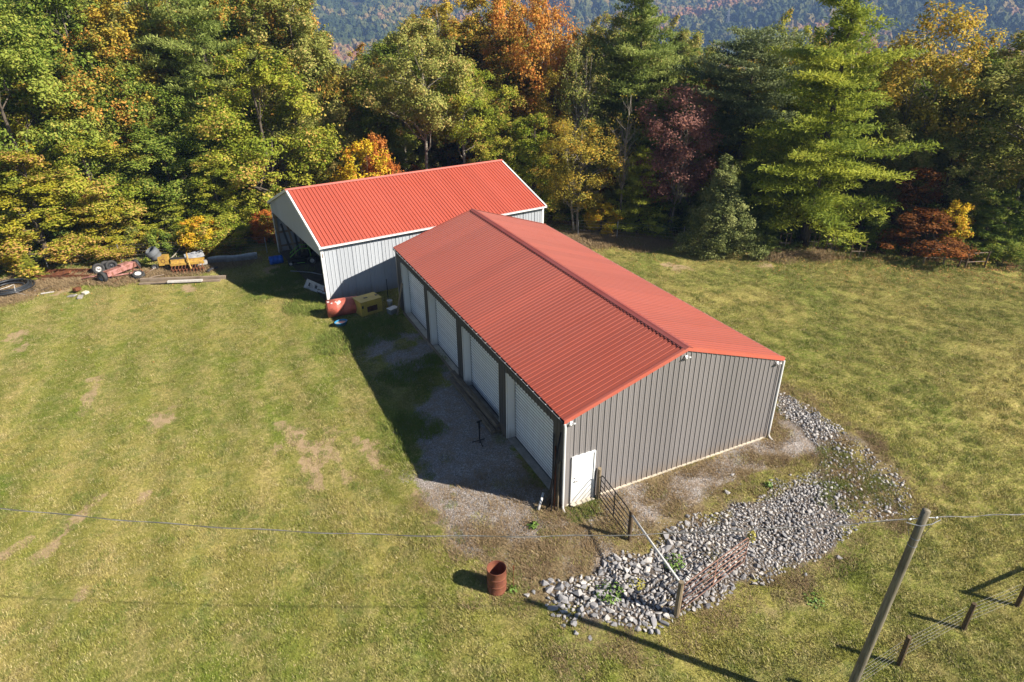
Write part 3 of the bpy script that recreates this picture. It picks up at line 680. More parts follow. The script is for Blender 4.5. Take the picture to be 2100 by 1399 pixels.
        while yy < LEN:
            if hb is None: o = hb = MB().box((0, 0, 0), (0.11, 0.022, 0.008)).build('hanger', M_WHITE, gut)
            else: o = inst(hb, 'hanger', gut)
            o.parent = gut; o.location = (x0+s*0.055, yy, zt+0.008); yy += RIB*2
        yd = 0.035
        MB().tube([(x-s*0.02, -0.05, H-0.10), (x-s*0.035, -0.06, H-0.22), (x-s*0.05, -0.06, 0.30), (x-s*0.05, -0.06, 0.16), (x-s*0.03, -0.13, 0.05), (x-s*0.02, -0.28, 0.0)], 0.042, 8).build('downspout', M_WHITE, g)
    # small lamps under the gable
    for (x, z) in ((0.16, H-0.12), (W/2-0.05, HR-0.30), (W-0.25, H-0.12)):
        l = empty('flood_light', (x, -0.03, z)); l.parent = g
        MB().box((0, -0.01, 0), (0.10, 0.03, 0.10)).build('mount', M_WHITE, l)
        for s in (-1, 1):
            MB().lathe([(0.0, 0.06), (0.02, 0.055), (0.035, 0.0), (0.052, -0.06), (0.045, -0.062), (0.0, -0.03)], 12, Matrix.Translation((s*0.07, -0.09, -0.01)) @ Matrix.Rotation(R_(55), 4, 'X') @ Matrix.Rotation(s*R_(25), 4, 'Y')).build('lamp_head', M_WHITE, l, True)
    # plain inner lining so that nothing shows through the recesses
    mb = MB(); mb.box((0.42, LEN/2, H/2), (0.02, LEN-0.1, H-0.05)); mb.build('inner_wall', M_DARK, g)
garage()

def shed():
    s = empty('open_shed', SO, SA, 'open ended pale grey metal pole shed with bright red roof and white trim', 'shed')
    PW = RIB*4; V0 = 0.30; U0 = 0.12
    y = U0
    while y < SL-0.15:
        y1 = min(y+PW, SL-0.05); wall_panel(s, M_LIGHT, y+0.001, y1-0.001, 0.0, SH-0.02, lambda x, h, z: (x, V0-h, z)); y += PW
    y = U0
    while y < SL-0.15:
        y1 = min(y+PW, SL-0.05); wall_panel(s, M_LIGHT, y+0.001, y1-0.001, 0.0, SH-0.02, lambda x, h, z: (x, SD-V0+h, z)); y += PW
    vc = SD/2
    def rt(v): return SH-0.05+(SHR-SH)*(1-abs(v-vc)/vc)
    v = V0
    while v < SD-V0-0.05:
        v1 = min(v+PW, SD-V0)
        wall_panel(s, M_LIGHT, v+0.001, v1-0.001, 0.0, rt, lambda x, h, z: (SL-0.05+h, x, z))
        wall_panel(s, M_SHADE, v+0.001, v1-0.001, 2.98, rt, lambda x, h, z: (U0-h*0.6, x, z), 'gable_panel'); v += PW
    # inner faces, girts and posts
    for i in range(7):
        u = U0+0.12+i*(SL-0.4)/6
        for vv in (V0+0.12, SD-V0-0.12):
            MB().box((u, vv, SH/2), (0.14, 0.14, SH)).build('post', M_WOODZ, s)
    for z in (0.5, 1.5, 2.6):
        MB().box((SL/2, SD-V0-0.04, z), (SL-0.3, 0.04, 0.14)).build('girt', M_WOODX, s)
        MB().box((SL/2, V0+0.045, z), (SL-0.3, 0.04, 0.14)).build('girt', M_WOODX, s)
    MB().box((U0+0.06, SD/2, 3.06), (0.05, SD-0.5, 0.24)).build('header_beam', M_WOODX, s)
    th = math.atan2(SHR-SH, vc)
    for i in range(7):
        u = U0+0.12+i*(SL-0.4)/6
        mb = MB()
        for sg in (-1, 1):
            a = Vector((u, vc, SHR-0.10)); b = Vector((u, vc+sg*(vc-0.3), SH-0.02)); mid = (a+b)/2; ln = (b-a).length
            mb.box(mid, (0.04, ln, 0.14), Matrix.Rotation(math.atan2(b.z-a.z, b.y-a.y), 3, 'X'))
        mb.box((u, vc, SH-0.04), (0.04, SD-0.7, 0.14)); mb.box((u, vc, (SH+SHR)/2), (0.04, 0.1, SHR-SH-.2)); mb.build('truss', M_WOODX, s)
    # white corner trims, fascias, rakes
    for (u, v, su, sv) in ((U0-0.01, V0, 1, -1), (SL-0.05, V0, -1, -1), (U0-0.01, SD-V0, 1, 1), (SL-0.05, SD-V0, -1, 1)):
        mb = MB(); mb.box((u+su*0.06, v+sv*0.028, SH/2-0.03), (0.17, 0.014, SH-0.08)); mb.box((u-su*0.014, v-sv*0.03, SH/2-0.03), (0.014, 0.13, SH-0.08)); mb.build('corner_trim', M_WHITE, s)
    for v in (0.0, SD):
        MB().box((SL/2, v, SH-0.035), (SL+0.06, 0.02, 0.12)).build('eave_fascia', M_WHITE, s)
        MB().box((SL/2, 0.15 if v == 0 else SD-0.15, SH-0.085), (SL, 0.28, 0.012)).build('soffit', M_LIGHT, s)
    for u, su in ((-0.03, -1), (SL+0.03, 1)):
        for sg in (-1, 1):
            a = Vector((u, vc, SHR+0.045)); b = Vector((u, vc+sg*(vc+0.03), SH+0.035)); mb = MB()
            vs = [a, b, b+Vector((0, 0, -0.16)), a+Vector((0, 0, -0.16))]; bk = [q+Vector((-su*0.02, 0, 0)) for q in vs]
            mb.add(vs+bk, [(0, 1, 2, 3), (7, 6, 5, 4), (0, 4, 5, 1), (1, 5, 6, 2), (2, 6, 7, 3), (3, 7, 4, 0)])
            lap = [a+Vector((0, 0, .004)), b+Vector((0, 0, .004)), b+Vector((-su*0.11, 0, 0.005)), a+Vector((-su*0.11, 0, 0.005))]
            mb.add(lap, [(0, 1, 2, 3)]); mb.build('rake_trim', M_WHITE, s)
    sl = math.hypot(vc, SHR-SH); sd = Vector((0, vc, -(SHR-SH))).normalized(); n = 17; w = SL/n
    base = roof_sheet_mesh('roof_panel', M_RED_S, w, sl+0.03, 0.034)
    for side in (-1, 1):
        for i in range(n):
            o = base if (side == -1 and i == 0) else inst(base, 'roof_panel')
            yd = Vector((0, side*sd.y, sd.z)); xd = Vector((-side*1.0, 0, 0)); zd = xd.cross(yd)
            u0 = i*w if side == -1 else (i+1)*w
            place_matrix(o, (u0, vc, SHR+0.02+(0.002 if i % 2 else 0)), xd, yd, zd, s)
    mb = MB(); mb.grid([[(SL+0.04, vc+q, SHR+0.055-abs(q)*math.tan(th)) for q in (-0.2, -0.06, 0, 0.06, 0.2)], [(-0.04, vc+q, SHR+0.055-abs(q)*math.tan(th)) for q in (-0.2, -0.06, 0, 0.06, 0.2)]])
    solid(mb.build('ridge_cap', paint('pale_red_ridge', (0.55, 0.16, 0.12), 0.35), s), 0.004)
    mb = MB(); mb.grid([[(U0, V0, 0.085), (U0, SD-V0, 0.085)], [(SL-0.1, V0, 0.085), (SL-0.1, SD-V0, 0.085)]]); mb.build('earth_floor', simple('dry_earth', (0.10, 0.08, 0.06), 0.95, var=.4), s)
M_SHADE = M_LIGHT
shed()

# ------------------------------------------------------------------ foliage
def leaf_mat(name, stops, tip=None, tipamt=0.0, trans=0.35, val=1.0, rough=0.55):
    """stops: three leaf colours picked leaf by leaf and spray by spray; tip: the turned leaves"""
    m = bpy.data.materials.new(name); m.use_nodes = True; nt = m.node_tree; b = nt.nodes['Principled BSDF']
    r = nt.nodes.new('ShaderNodeAttribute'); r.attribute_name = 'rnd'; k = nt.nodes.new('ShaderNodeAttribute'); k.attribute_name = 'clump'
    oi = nt.nodes.new('ShaderNodeObjectInfo')
    s = math2(nt, 'ADD', math2(nt, 'MULTIPLY', r.outputs['Fac'], 0.45), math2(nt, 'MULTIPLY', k.outputs['Fac'], 0.55))
    s = math2(nt, 'ADD', s, math2(nt, 'MULTIPLY', math2(nt, 'SUBTRACT', oi.outputs['Random'], 0.5), 0.25))
    cr = nt.nodes.new('ShaderNodeValToRGB'); L(nt, s, cr.inputs[0]); e = cr.color_ramp.elements
    e[0].position = 0.15; e[0].color = c4(stops[0]); e[1].position = 0.85; e[1].color = c4(stops[2]); q = e.new(0.5); q.color = c4(stops[1])
    c = cr.outputs[0]
    if tip:
        t = nt.nodes.new('ShaderNodeAttribute'); t.attribute_name = 'tip'
        f = maprange(nt, math2(nt, 'ADD', t.outputs['Fac'], math2(nt, 'MULTIPLY', math2(nt, 'SUBTRACT', r.outputs['Fac'], 0.5), 0.7)), 1.08-tipamt-0.15, 1.08-tipamt+0.15)
        c = mixc(nt, f, c, tip)
    if True:
        hs = nt.nodes.new('ShaderNodeHueSaturation'); hs.inputs['Value'].default_value = val; hs.inputs['Saturation'].default_value = 1.02; L(nt, c, hs.inputs['Color']); c = hs.outputs[0]
    L(nt, c, b.inputs['Base Color']); b.inputs['Roughness'].default_value = 0.65; b.inputs['Specular IOR Level'].default_value = 0.12
    tr = nt.nodes.new('ShaderNodeBsdfTranslucent'); L(nt, c, tr.inputs[0]); mx = nt.nodes.new('ShaderNodeMixShader'); mx.inputs[0].default_value = trans
    L(nt, b.outputs[0], mx.inputs[1]); L(nt, tr.outputs[0], mx.inputs[2]); L(nt, mx.outputs[0], nt.nodes['Material Output'].inputs[0])
    return m
M_BARK = simple('grey_brown_bark', (0.13, 0.105, 0.08), 0.9, 0, 0.5, 3, (0.06, 0.048, 0.038), spec=0.15, bmp=0.6, stretch=(4, 4, .8))
M_BARKP = simple('pale_bark', (0.36, 0.32, 0.26), 0.85, 0, 0.5, 2.5, (0.16, 0.13, 0.10), spec=0.15, bmp=0.5, stretch=(4, 4, .8))

def frames(n_dir, rng):
    """two tangent vectors for each normal, randomly turned"""
    n = n_dir/np.linalg.norm(n_dir, axis=1, keepdims=True)
    a = rng.normal(size=n.shape); t = np.cross(n, a); t /= np.linalg.norm(t, axis=1, keepdims=True)+1e-9; b = np.cross(n, t)
    return n, t, b
def leaves(pos, nrm, size, rng, asp=0.62, fold=0.18):
    n, t, b = frames(nrm, rng); s = size[:, None]
    v0 = pos-t*s*0.5; v2 = pos+t*s*0.5+n*s*rng.uniform(-.25, .05, len(pos))[:, None]; v1 = pos+b*s*asp*0.5+n*s*fold; v3 = pos-b*s*asp*0.5+n*s*fold
    V = np.stack([v0, v1, v2, v3], 1).reshape(-1, 3); F = np.arange(len(pos)*4).reshape(-1, 4); return V, F
def limb_path(p, q, rng, n=5, wob=0.06, up=0.0):
    p = np.array(p, float); q = np.array(q, float); ln = np.linalg.norm(q-p); out = []
    for i in range(n+1):
        t = i/n; c = p+(q-p)*t; c = c+np.array([0, 0, 1])*up*math.sin(math.pi*t)*ln
        if 0 < i < n: c = c+rng.normal(0, wob*ln, 3)*np.array([1, 1, .5])
        out.append(tuple(c))
    return out
def broadleaf(name, seed, Ht, Rr, base, ncl, per, leaf, clr=(0.55, 1.0), shape=None, stems=1, lobes=3, flat=0.72, trunk_r=None, density_in=0.45, bark=None, limbs=26, wander=0.25):
    """builds crown and trunk meshes standing at the origin; returns (trunk object, crown object)"""
    rng = np.random.default_rng(seed)
    shape = shape or (lambda t: math.sin(math.pi*min(1, (t*0.92+0.06)))**0.6*(1-0.25*t))
    ph = rng.uniform(0, 6.28, 4); am = rng.uniform(0.08, 0.22, 4)
    tr = trunk_r or Ht*0.0145
    # stems
    mb = MB(); stemtops = []
    for si in range(stems):
        off = np.array([0, 0, 0.]) if stems == 1 else np.array([math.cos(si*2.1)*0.12, math.sin(si*2.1)*0.12, 0])
        top = np.array([rng.normal(0, wander), rng.normal(0, wander), Ht*rng.uniform(.84, .93)])+off*8
        P = []; nseg = 9
        for i in range(nseg+1):
            t = i/nseg; P.append(off+(top-off)*t+np.array([math.sin(t*5+seed), math.cos(t*4+seed*2), 0])*wander*0.5*t*(1-t)*2)
        P[0][2] = -0.4
        rad = [tr*(1.25 if i == 0 else 1)*(1-0.86*(i/nseg)**0.9)*(0.8 if stems > 1 else 1) for i in range(nseg+1)]
        mb.tube([tuple(q) for q in P], rad, 8); stemtops.append(P)
    C = []; RC = []
    for i in range(ncl):
        for _ in range(40):
            t = rng.uniform(0, 1); a = rng.uniform(0, 2*math.pi)
            e = Rr*shape(t)*(1+sum(am[k]*math.sin((k+2)*a+ph[k]+t*4) for k in range(lobes)))
            if rng.uniform() < (e/Rr)*0.9+0.1: break
        r = e*(rng.uniform(0.15, 1)**density_in)*0.9
        C.append((math.cos(a)*r, math.sin(a)*r, Ht*(base+(1-base)*t)*0.97)); RC.append(rng.uniform(*clr)*(0.6+0.4*shape(t)))
    C = np.array(C); RC = np.array(RC)
    for j in rng.choice(ncl, min(limbs, ncl), replace=False):
        P = stemtops[j % stems]; zt = C[j][2]-rng.uniform(0.12, 0.3)*Ht*0.7-0.2; zt = max(zt, Ht*base*0.5)
        fr = min(0.93, max(0.1, zt/(Ht*0.9))); k = fr*(len(P)-1); i0 = int(k); q = P[i0]+(P[min(i0+1, len(P)-1)]-P[i0])*(k-i0)
        r0 = tr*(1-0.86*fr)*0.55
        path = limb_path(q, C[j], rng, 5, 0.05, 0.04)
        mb.tube(path, [r0*(1-0.8*i/5) for i in range(6)], 5, cap=False)
        for _ in range(2):
            s0 = path[rng.integers(2, 5)]; e0 = C[rng.integers(0, ncl)]
            v = np.array(e0)-np.array(s0); ln = np.linalg.norm(v)
            if ln < 1e-3: continue
            e1 = np.array(s0)+v/ln*min(ln, Rr*0.35); mb.tube(limb_path(s0, e1, rng, 3, 0.06), [r0*.35, r0*.28, r0*.2, r0*.08], 4, cap=False)
    trunk = mb.build('trunk', bark or M_BARK, None, True)
    pos, nrm, cl, tip = [], [], [], []
    axis_c = np.array([0, 0, Ht*(base+(1-base)*0.45)])
    for j in range(ncl):
        n = int(per*rng.uniform(.6, 1.3)*(RC[j]/np.mean(RC))**1.5); d = rng.normal(size=(n, 3)); d[:, 2] += 0.25
        d /= np.linalg.norm(d, axis=1, keepdims=True)
        # sub-sprays: leaves gather at a few spots of the clump
        ns = 11; sp = rng.normal(size=(ns, 3)); sp /= np.linalg.norm(sp, axis=1, keepdims=True)
        d = d*0.5+sp[rng.integers(0, ns, n)]*0.72
        p = C[j]+d*RC[j]*1.12*np.array([1, 1, max(flat, .6)])*rng.uniform(0.45, 1.1, n)[:, None]
        out = (C[j]-axis_c); out = out/(np.linalg.norm(out)+1e-6)
        nn = d*0.7+out*0.5+np.array([0, 0, 0.45])+rng.normal(0, 0.5, (n, 3))
        pos.append(p); nrm.append(nn); cl.append(np.full(n, rng.uniform()))
        tip.append(np.clip(0.5*np.linalg.norm((p-axis_c)/np.array([Rr, Rr, Ht*(1-base)*0.55]), axis=1)+0.35*rng.uniform()+0.2*(rng.uniform(size=n)-.5), 0, 1))
    pos = np.concatenate(pos); nrm = np.concatenate(nrm); cl = np.concatenate(cl); tip = np.concatenate(tip)
    sz = leaf*rng.uniform(0.65, 1.3, len(pos)); V, F = leaves(pos, nrm, sz, rng)
    crown = mesh_np('crown', V, F, attrs={'rnd': rng.uniform(0, 1, len(F)), 'clump': cl, 'tip': tip})
    crown.data.materials.append(None)
    return trunk, crown
def conifer(name, seed, Ht, Rr, base, step, prof, droop=0.05, nb=5, tuft=9, nl=0.23, nw=0.034, twig=0.27, side=0.42, irregular=0.35, tr=None, rise=0.15, tuft_r=.17):
    rng = np.random.default_rng(seed); tr = tr or Ht*0.016; mb = MB()
    P = [(0.10*math.sin(t*3)*t, 0.10*math.cos(t*2.3)*t, Ht*t if t > 0 else -0.4) for t in np.linspace(0, 1, 12)]
    mb.tube(P, [tr*(1.2 if i == 0 else 1)*(1-0.95*(i/11)) for i in range(12)], 8)
    pos, dirs, cl = [], [], []
    z = Ht*base
    while z < Ht*0.985:
        t = (z/Ht-base)/(1-base); a0 = rng.uniform(0, 6.28); k = nb if t < .9 else 4
        for i in range(k):
            a = a0+i*2*math.pi/k+rng.normal(0, .25); ln = Rr*prof(t)*(1+rng.uniform(-irregular, irregular*0.6))
            if ln < 0.15: continue
            zb = z+rng.uniform(-.6, .6)*step; tw = rng.uniform(-.13, .10)
            d0 = np.array([math.cos(a), math.sin(a), 0]); n = max(3, int(ln/0.55)); path = []
            for j in range(n+1):
                u = j/n; path.append(np.array([0, 0, zb])+d0*ln*u+np.array([0, 0, 1])*(ln*((rise*t*1.6+tw)*u-droop*u*(1.2-t)+0.13*u*u)))
            rb = max(0.012, ln*0.012); mb.tube([tuple(q) for q in path], [rb*(1-.8*j/n) for j in range(n+1)], 4, cap=False)
            cr = rng.uniform(); nt_ = max(3, int(ln*0.85/twig))
            for j in range(nt_+1):
                u = 0.16+0.84*j/nt_; kk = u*n; i0 = min(int(kk), n-1); q = path[i0]+(path[i0+1]-path[i0])*(kk-i0)
                for sg in (-1, 1):
                    tl = ln*side*(1-u*0.72)*rng.uniform(.55, 1.1)
                    dd = d0*0.62+sg*np.array([-d0[1], d0[0], 0])*0.78+np.array([0, 0, rng.uniform(-.05, .16)]); dd /= np.linalg.norm(dd)
                    m = max(1, int(tl/0.22))
                    for w_ in range(m+1):
                        pos.append(q+dd*tl*(w_+0.5)/(m+1)+rng.normal(0, .04, 3)); dirs.append(dd); cl.append(cr)
        z += step*rng.uniform(.75, 1.2)
    for _ in range(10): pos.append(np.array([P[-1][0], P[-1][1], Ht-0.05-rng.uniform(0, .5)])); dirs.append(np.array([0, 0, 1.])); cl.append(.5)
    pos = np.array(pos); dirs = np.array(dirs); cl = np.array(cl)
    pos = np.repeat(pos, tuft, 0); dirs = np.repeat(dirs, tuft, 0); cl = np.repeat(cl, tuft)
    n = len(pos); pos = pos+rng.normal(0, tuft_r*0.5, (n, 3))*np.array([1, 1, .6])
    dv = dirs*0.6+rng.normal(0, .6, (n, 3))+np.array([0, 0, .35]); dv /= np.linalg.norm(dv, axis=1, keepdims=True)
    up = np.array([0, 0, 1.])+rng.normal(0, .45, (n, 3)); sd = np.cross(dv, up); sd /= np.linalg.norm(sd, axis=1, keepdims=True)+1e-9
    ls = nl*rng.uniform(.7, 1.2, n)[:, None]; ws = nw*rng.uniform(.7, 1.3, n)[:, None]
    V = np.stack([pos-sd*ws, pos+sd*ws, pos+dv*ls+sd*ws*0.6, pos+dv*ls-sd*ws*0.6], 1).reshape(-1, 3); F = np.arange(n*4).reshape(-1, 4)
    trunk = mb.build('trunk', M_BARK, None, True)
    crown = mesh_np('crown', V, F, attrs={'rnd': rng.uniform(0, 1, n), 'clump': cl, 'tip': rng.uniform(0, 1, n)}); crown.data.materials.append(None)
    return trunk, crown

round_ = lambda t: math.sin(math.pi*min(1, t*0.9+0.08))**0.55
tall = lambda t: (math.sin(math.pi*min(1, t*0.93+0.05))**0.5)*(1.05-0.35*t)
low = lambda t: (1-t)**0.45*(0.75+0.25*math.sin(t*9))
cone = lambda t: (1-t)**0.85*0.98+0.03
umb = lambda t: 0.35+0.75*t if t < .75 else (1-t)*3.6
KIND = {}   # reference heights: 14 m trees, 8 m for the low ones
KIND['maple_a'] = (14, broadleaf('a', 11, 14, 4.0, 0.14, 170, 245, 0.165, (0.45, 0.85), round_, flat=.9))
KIND['maple_b'] = (14, broadleaf('b', 23, 14, 3.7, 0.08, 175, 245, 0.165, (0.42, 0.82), low, flat=.85))
KIND['oak_a'] = (15, broadleaf('c', 37, 15, 4.0, 0.46, 125, 245, 0.165, (0.45, 0.9), round_, bark=M_BARKP, trunk_r=.17, flat=.9))
KIND['oak_b'] = (15, broadleaf('d', 41, 15, 4.3, 0.28, 165, 235, 0.165, (0.4, 0.85), tall, lobes=4, bark=M_BARKP, trunk_r=.17, flat=.9))
KIND['poplar'] = (16, broadleaf('e', 53, 16, 3.2, 0.22, 165, 225, 0.16, (0.4, 0.75), tall, trunk_r=.15, flat=.95))
KIND['sparse_a'] = (13, broadleaf('f', 61, 13, 2.8, 0.30, 90, 80, 0.15, (0.4, 0.9), tall, stems=3, bark=M_BARKP, trunk_r=.13, limbs=46, flat=1.0))
KIND['sparse_b'] = (12, broadleaf('g', 67, 12, 3.1, 0.26, 125, 115, 0.16, (0.4, 0.85), round_, stems=2, bark=M_BARKP, trunk_r=.12, limbs=46, flat=1.0))
KIND['bare'] = (12, broadleaf('h', 71, 12, 2.2, 0.42, 40, 14, 0.13, (0.4, 0.8), tall, stems=1, bark=M_BARKP, trunk_r=.13, limbs=40, wander=.5))
KIND['small'] = (5, broadleaf('i', 73, 5, 1.9, 0.08, 70, 120, 0.15, (0.3, 0.55), round_, limbs=16, trunk_r=.06, flat=.95))
KIND['layered'] = (6, broadleaf('j', 79, 6, 3.3, 0.26, 90, 120, 0.15, (0.4, 0.75), low, flat=0.45, limbs=24, trunk_r=.09))
KIND['bush'] = (3, broadleaf('k', 83, 3, 1.9, 0.02, 50, 90, 0.14, (0.3, 0.55), low, limbs=10, trunk_r=.04, stems=3))
KIND['dense_cone'] = (7.5, broadleaf('l', 89, 7.5, 1.95, 0.02, 260, 150, 0.10, (0.24, 0.45), lambda t: (1-t)**0.85*0.97+0.04, flat=1.0, limbs=10, density_in=.25, trunk_r=.09))
KIND['white_pine'] = (17, conifer('m', 97, 17, 4.9, 0.13, 0.62, lambda t: (1-t)**0.66*(0.80+.20*math.sin(t*19+2))*(0.72+1.6*min(t, .175))+0.04, nb=5, tuft_r=.34, irregular=.55, side=.5, twig=.36, tuft=9, droop=.12, rise=.12))
KIND['pine_b'] = (16, conifer('n', 101, 16, 4.2, 0.16, 0.8, lambda t: (1-t)**0.5*(0.75+.25*math.sin(t*13+1))+0.04, nb=5, irregular=.55, tuft_r=.32, side=.5, twig=.34))
KIND['dark_pine'] = (14, conifer('o', 103, 14, 3.1, 0.45, 0.62, lambda t: (0.6+0.5*math.sin(t*3.0))*(1-t*0.35), nb=5, irregular=.5, nl=.17, tuft=11, tuft_r=.3, side=.5))
KIND['young_pine'] = (6, conifer('p', 107, 6, 1.9, 0.04, 0.36, lambda t: (1-t)**0.8+0.03, nb=5, nl=.16, nw=.024, twig=.22, tr=.06, tuft=8, tuft_r=.1))
print('tris', {k: len(c.data.polygons)*2 for k, (h0, (t, c)) in KIND.items()}, sum(len(c.data.polygons)*2 for h0, (t, c) in KIND.values()))
for k, (h0, (t, c)) in KIND.items():
    t.name = 'trunk'; c.name = 'crown'
G1, G2, G3 = (0.080, 0.125, 0.020), (0.155, 0.205, 0.030), (0.165, 0.175, 0.028)
LM = {
    'maple_yo': leaf_mat('maple_leaves_yellow_orange', ((0.27, 0.29, 0.035), (0.44, 0.40, 0.045), (0.60, 0.47, 0.06)), (0.58, 0.34, 0.12), 0.30),
    'maple_yg': leaf_mat('maple_leaves_yellow_green', ((0.19, 0.25, 0.03), (0.33, 0.36, 0.045), (0.48, 0.45, 0.07)), (0.62, 0.38, 0.12), 0.16),
    'olive': leaf_mat('leaves_olive', ((0.17, 0.20, 0.045), (0.29, 0.31, 0.075), (0.42, 0.40, 0.12)), (0.58, 0.42, 0.16), 0.20),
    'green': leaf_mat('leaves_green', ((0.12, 0.18, 0.03), (0.22, 0.29, 0.045), (0.35, 0.38, 0.075)), (0.42, 0.40, 0.09), 0.20),
    'dark': leaf_mat('leaves_dark_green', ((0.09, 0.135, 0.028), (0.16, 0.205, 0.042), (0.26, 0.285, 0.065)), (0.30, 0.27, 0.07), 0.14),
    'green_o': leaf_mat('leaves_green_turning_orange', ((0.15, 0.18, 0.03), (0.28, 0.28, 0.05), (0.44, 0.36, 0.07)), (0.66, 0.32, 0.08), 0.34),
    'orange': leaf_mat('leaves_orange', ((0.38, 0.26, 0.06), (0.60, 0.34, 0.075), (0.70, 0.34, 0.09)), (0.70, 0.26, 0.07), 0.25),
    'gold': leaf_mat('leaves_gold', ((0.26, 0.24, 0.045), (0.46, 0.36, 0.06), (0.62, 0.44, 0.07)), (0.64, 0.34, 0.07), 0.15),
    'yellow': leaf_mat('leaves_yellow', ((0.48, 0.42, 0.04), (0.68, 0.52, 0.045), (0.72, 0.46, 0.05)), (0.70, 0.30, 0.06), 0.25),
    'redorange': leaf_mat('leaves_red_orange', ((0.34, 0.12, 0.04), (0.55, 0.20, 0.05), (0.64, 0.30, 0.08)), (0.60, 0.13, 0.045), 0.2),
    'rust': leaf_mat('leaves_rust_brown', ((0.15, 0.065, 0.025), (0.28, 0.115, 0.035), (0.42, 0.17, 0.045)), (0.52, 0.16, 0.04), 0.26, val=0.75),
    'purple': leaf_mat('leaves_dusky_red', ((0.17, 0.085, 0.07), (0.30, 0.145, 0.12), (0.40, 0.21, 0.16)), (0.44, 0.20, 0.12), 0.1),
    'pine': leaf_mat('white_pine_needles', ((0.14, 0.19, 0.045), (0.27, 0.33, 0.08), (0.40, 0.43, 0.13)), None, 0, 0.40),
    'pine_y': leaf_mat('pine_needles_yellow_green', ((0.21, 0.27, 0.045), (0.38, 0.42, 0.065), (0.52, 0.51, 0.09)), None, 0, 0.45),
    'dpine': leaf_mat('dark_pine_needles', ((0.11, 0.14, 0.06), (0.19, 0.225, 0.095), (0.28, 0.31, 0.14)), None, 0, 0.25),
    'cedar': leaf_mat('grey_olive_cedar_needles', ((0.12, 0.15, 0.045), (0.22, 0.245, 0.08), (0.33, 0.34, 0.125)), None, 0, 0.25),
}
def plant(kind, px, py, D, wpx, mat, label, cat='tree', name='tree', group=None, rz=None, lean=0.0, zbase=None, sink=0.1):
    """a tree whose top stands at that height above the ground at distance D"""
    h0, (t0, c0) = KIND[kind]
    top = far(px, py, D); zb = gz(top.x, top.y)-sink if zbase is None else zbase
    ht = top.z-zb; sz = ht/h0
    R0 = {'maple_a': 4.3, 'maple_b': 4.0, 'oak_a': 4.3, 'oak_b': 4.5, 'poplar': 3.4, 'sparse_a': 3.1, 'sparse_b': 3.3, 'bare': 2.4, 'small': 2.1, 'layered': 3.5, 'bush': 2.0, 'dense_cone': 2.1, 'white_pine': 4.7, 'pine_b': 4.0, 'dark_pine': 3.0, 'young_pine': 1.9}[kind]
    slant = (top-Vector(CAM)).length
    sx = (wpx/FPX*slant/2)/R0
    rng = random.Random(int(px*7+py*13+D*3))
    r = empty(name, (top.x, top.y, zb), rng.uniform(0, 6.28) if rz is None else rz, label, cat, group); r.scale = (sx, sx, sz)
    if lean: r.rotation_euler = (lean*math.cos(YAW), 0, 0) if False else (0, lean, r.rotation_euler[2])
    t = t0 if not t0.parent and 'used' not in t0 else t0.copy(); c = c0 if 'used' not in c0 else c0.copy()
    for o, s in ((t, t0), (c, c0)):
        if 'used' in s and o is not s: COL.objects.link(o)
        if o is not s: del o['used']
        o.parent = r
    t0['used'] = 1; c0['used'] = 1
    c.material_slots[0].link = 'OBJECT'; c.material_slots[0].material = LM[mat]
    return r
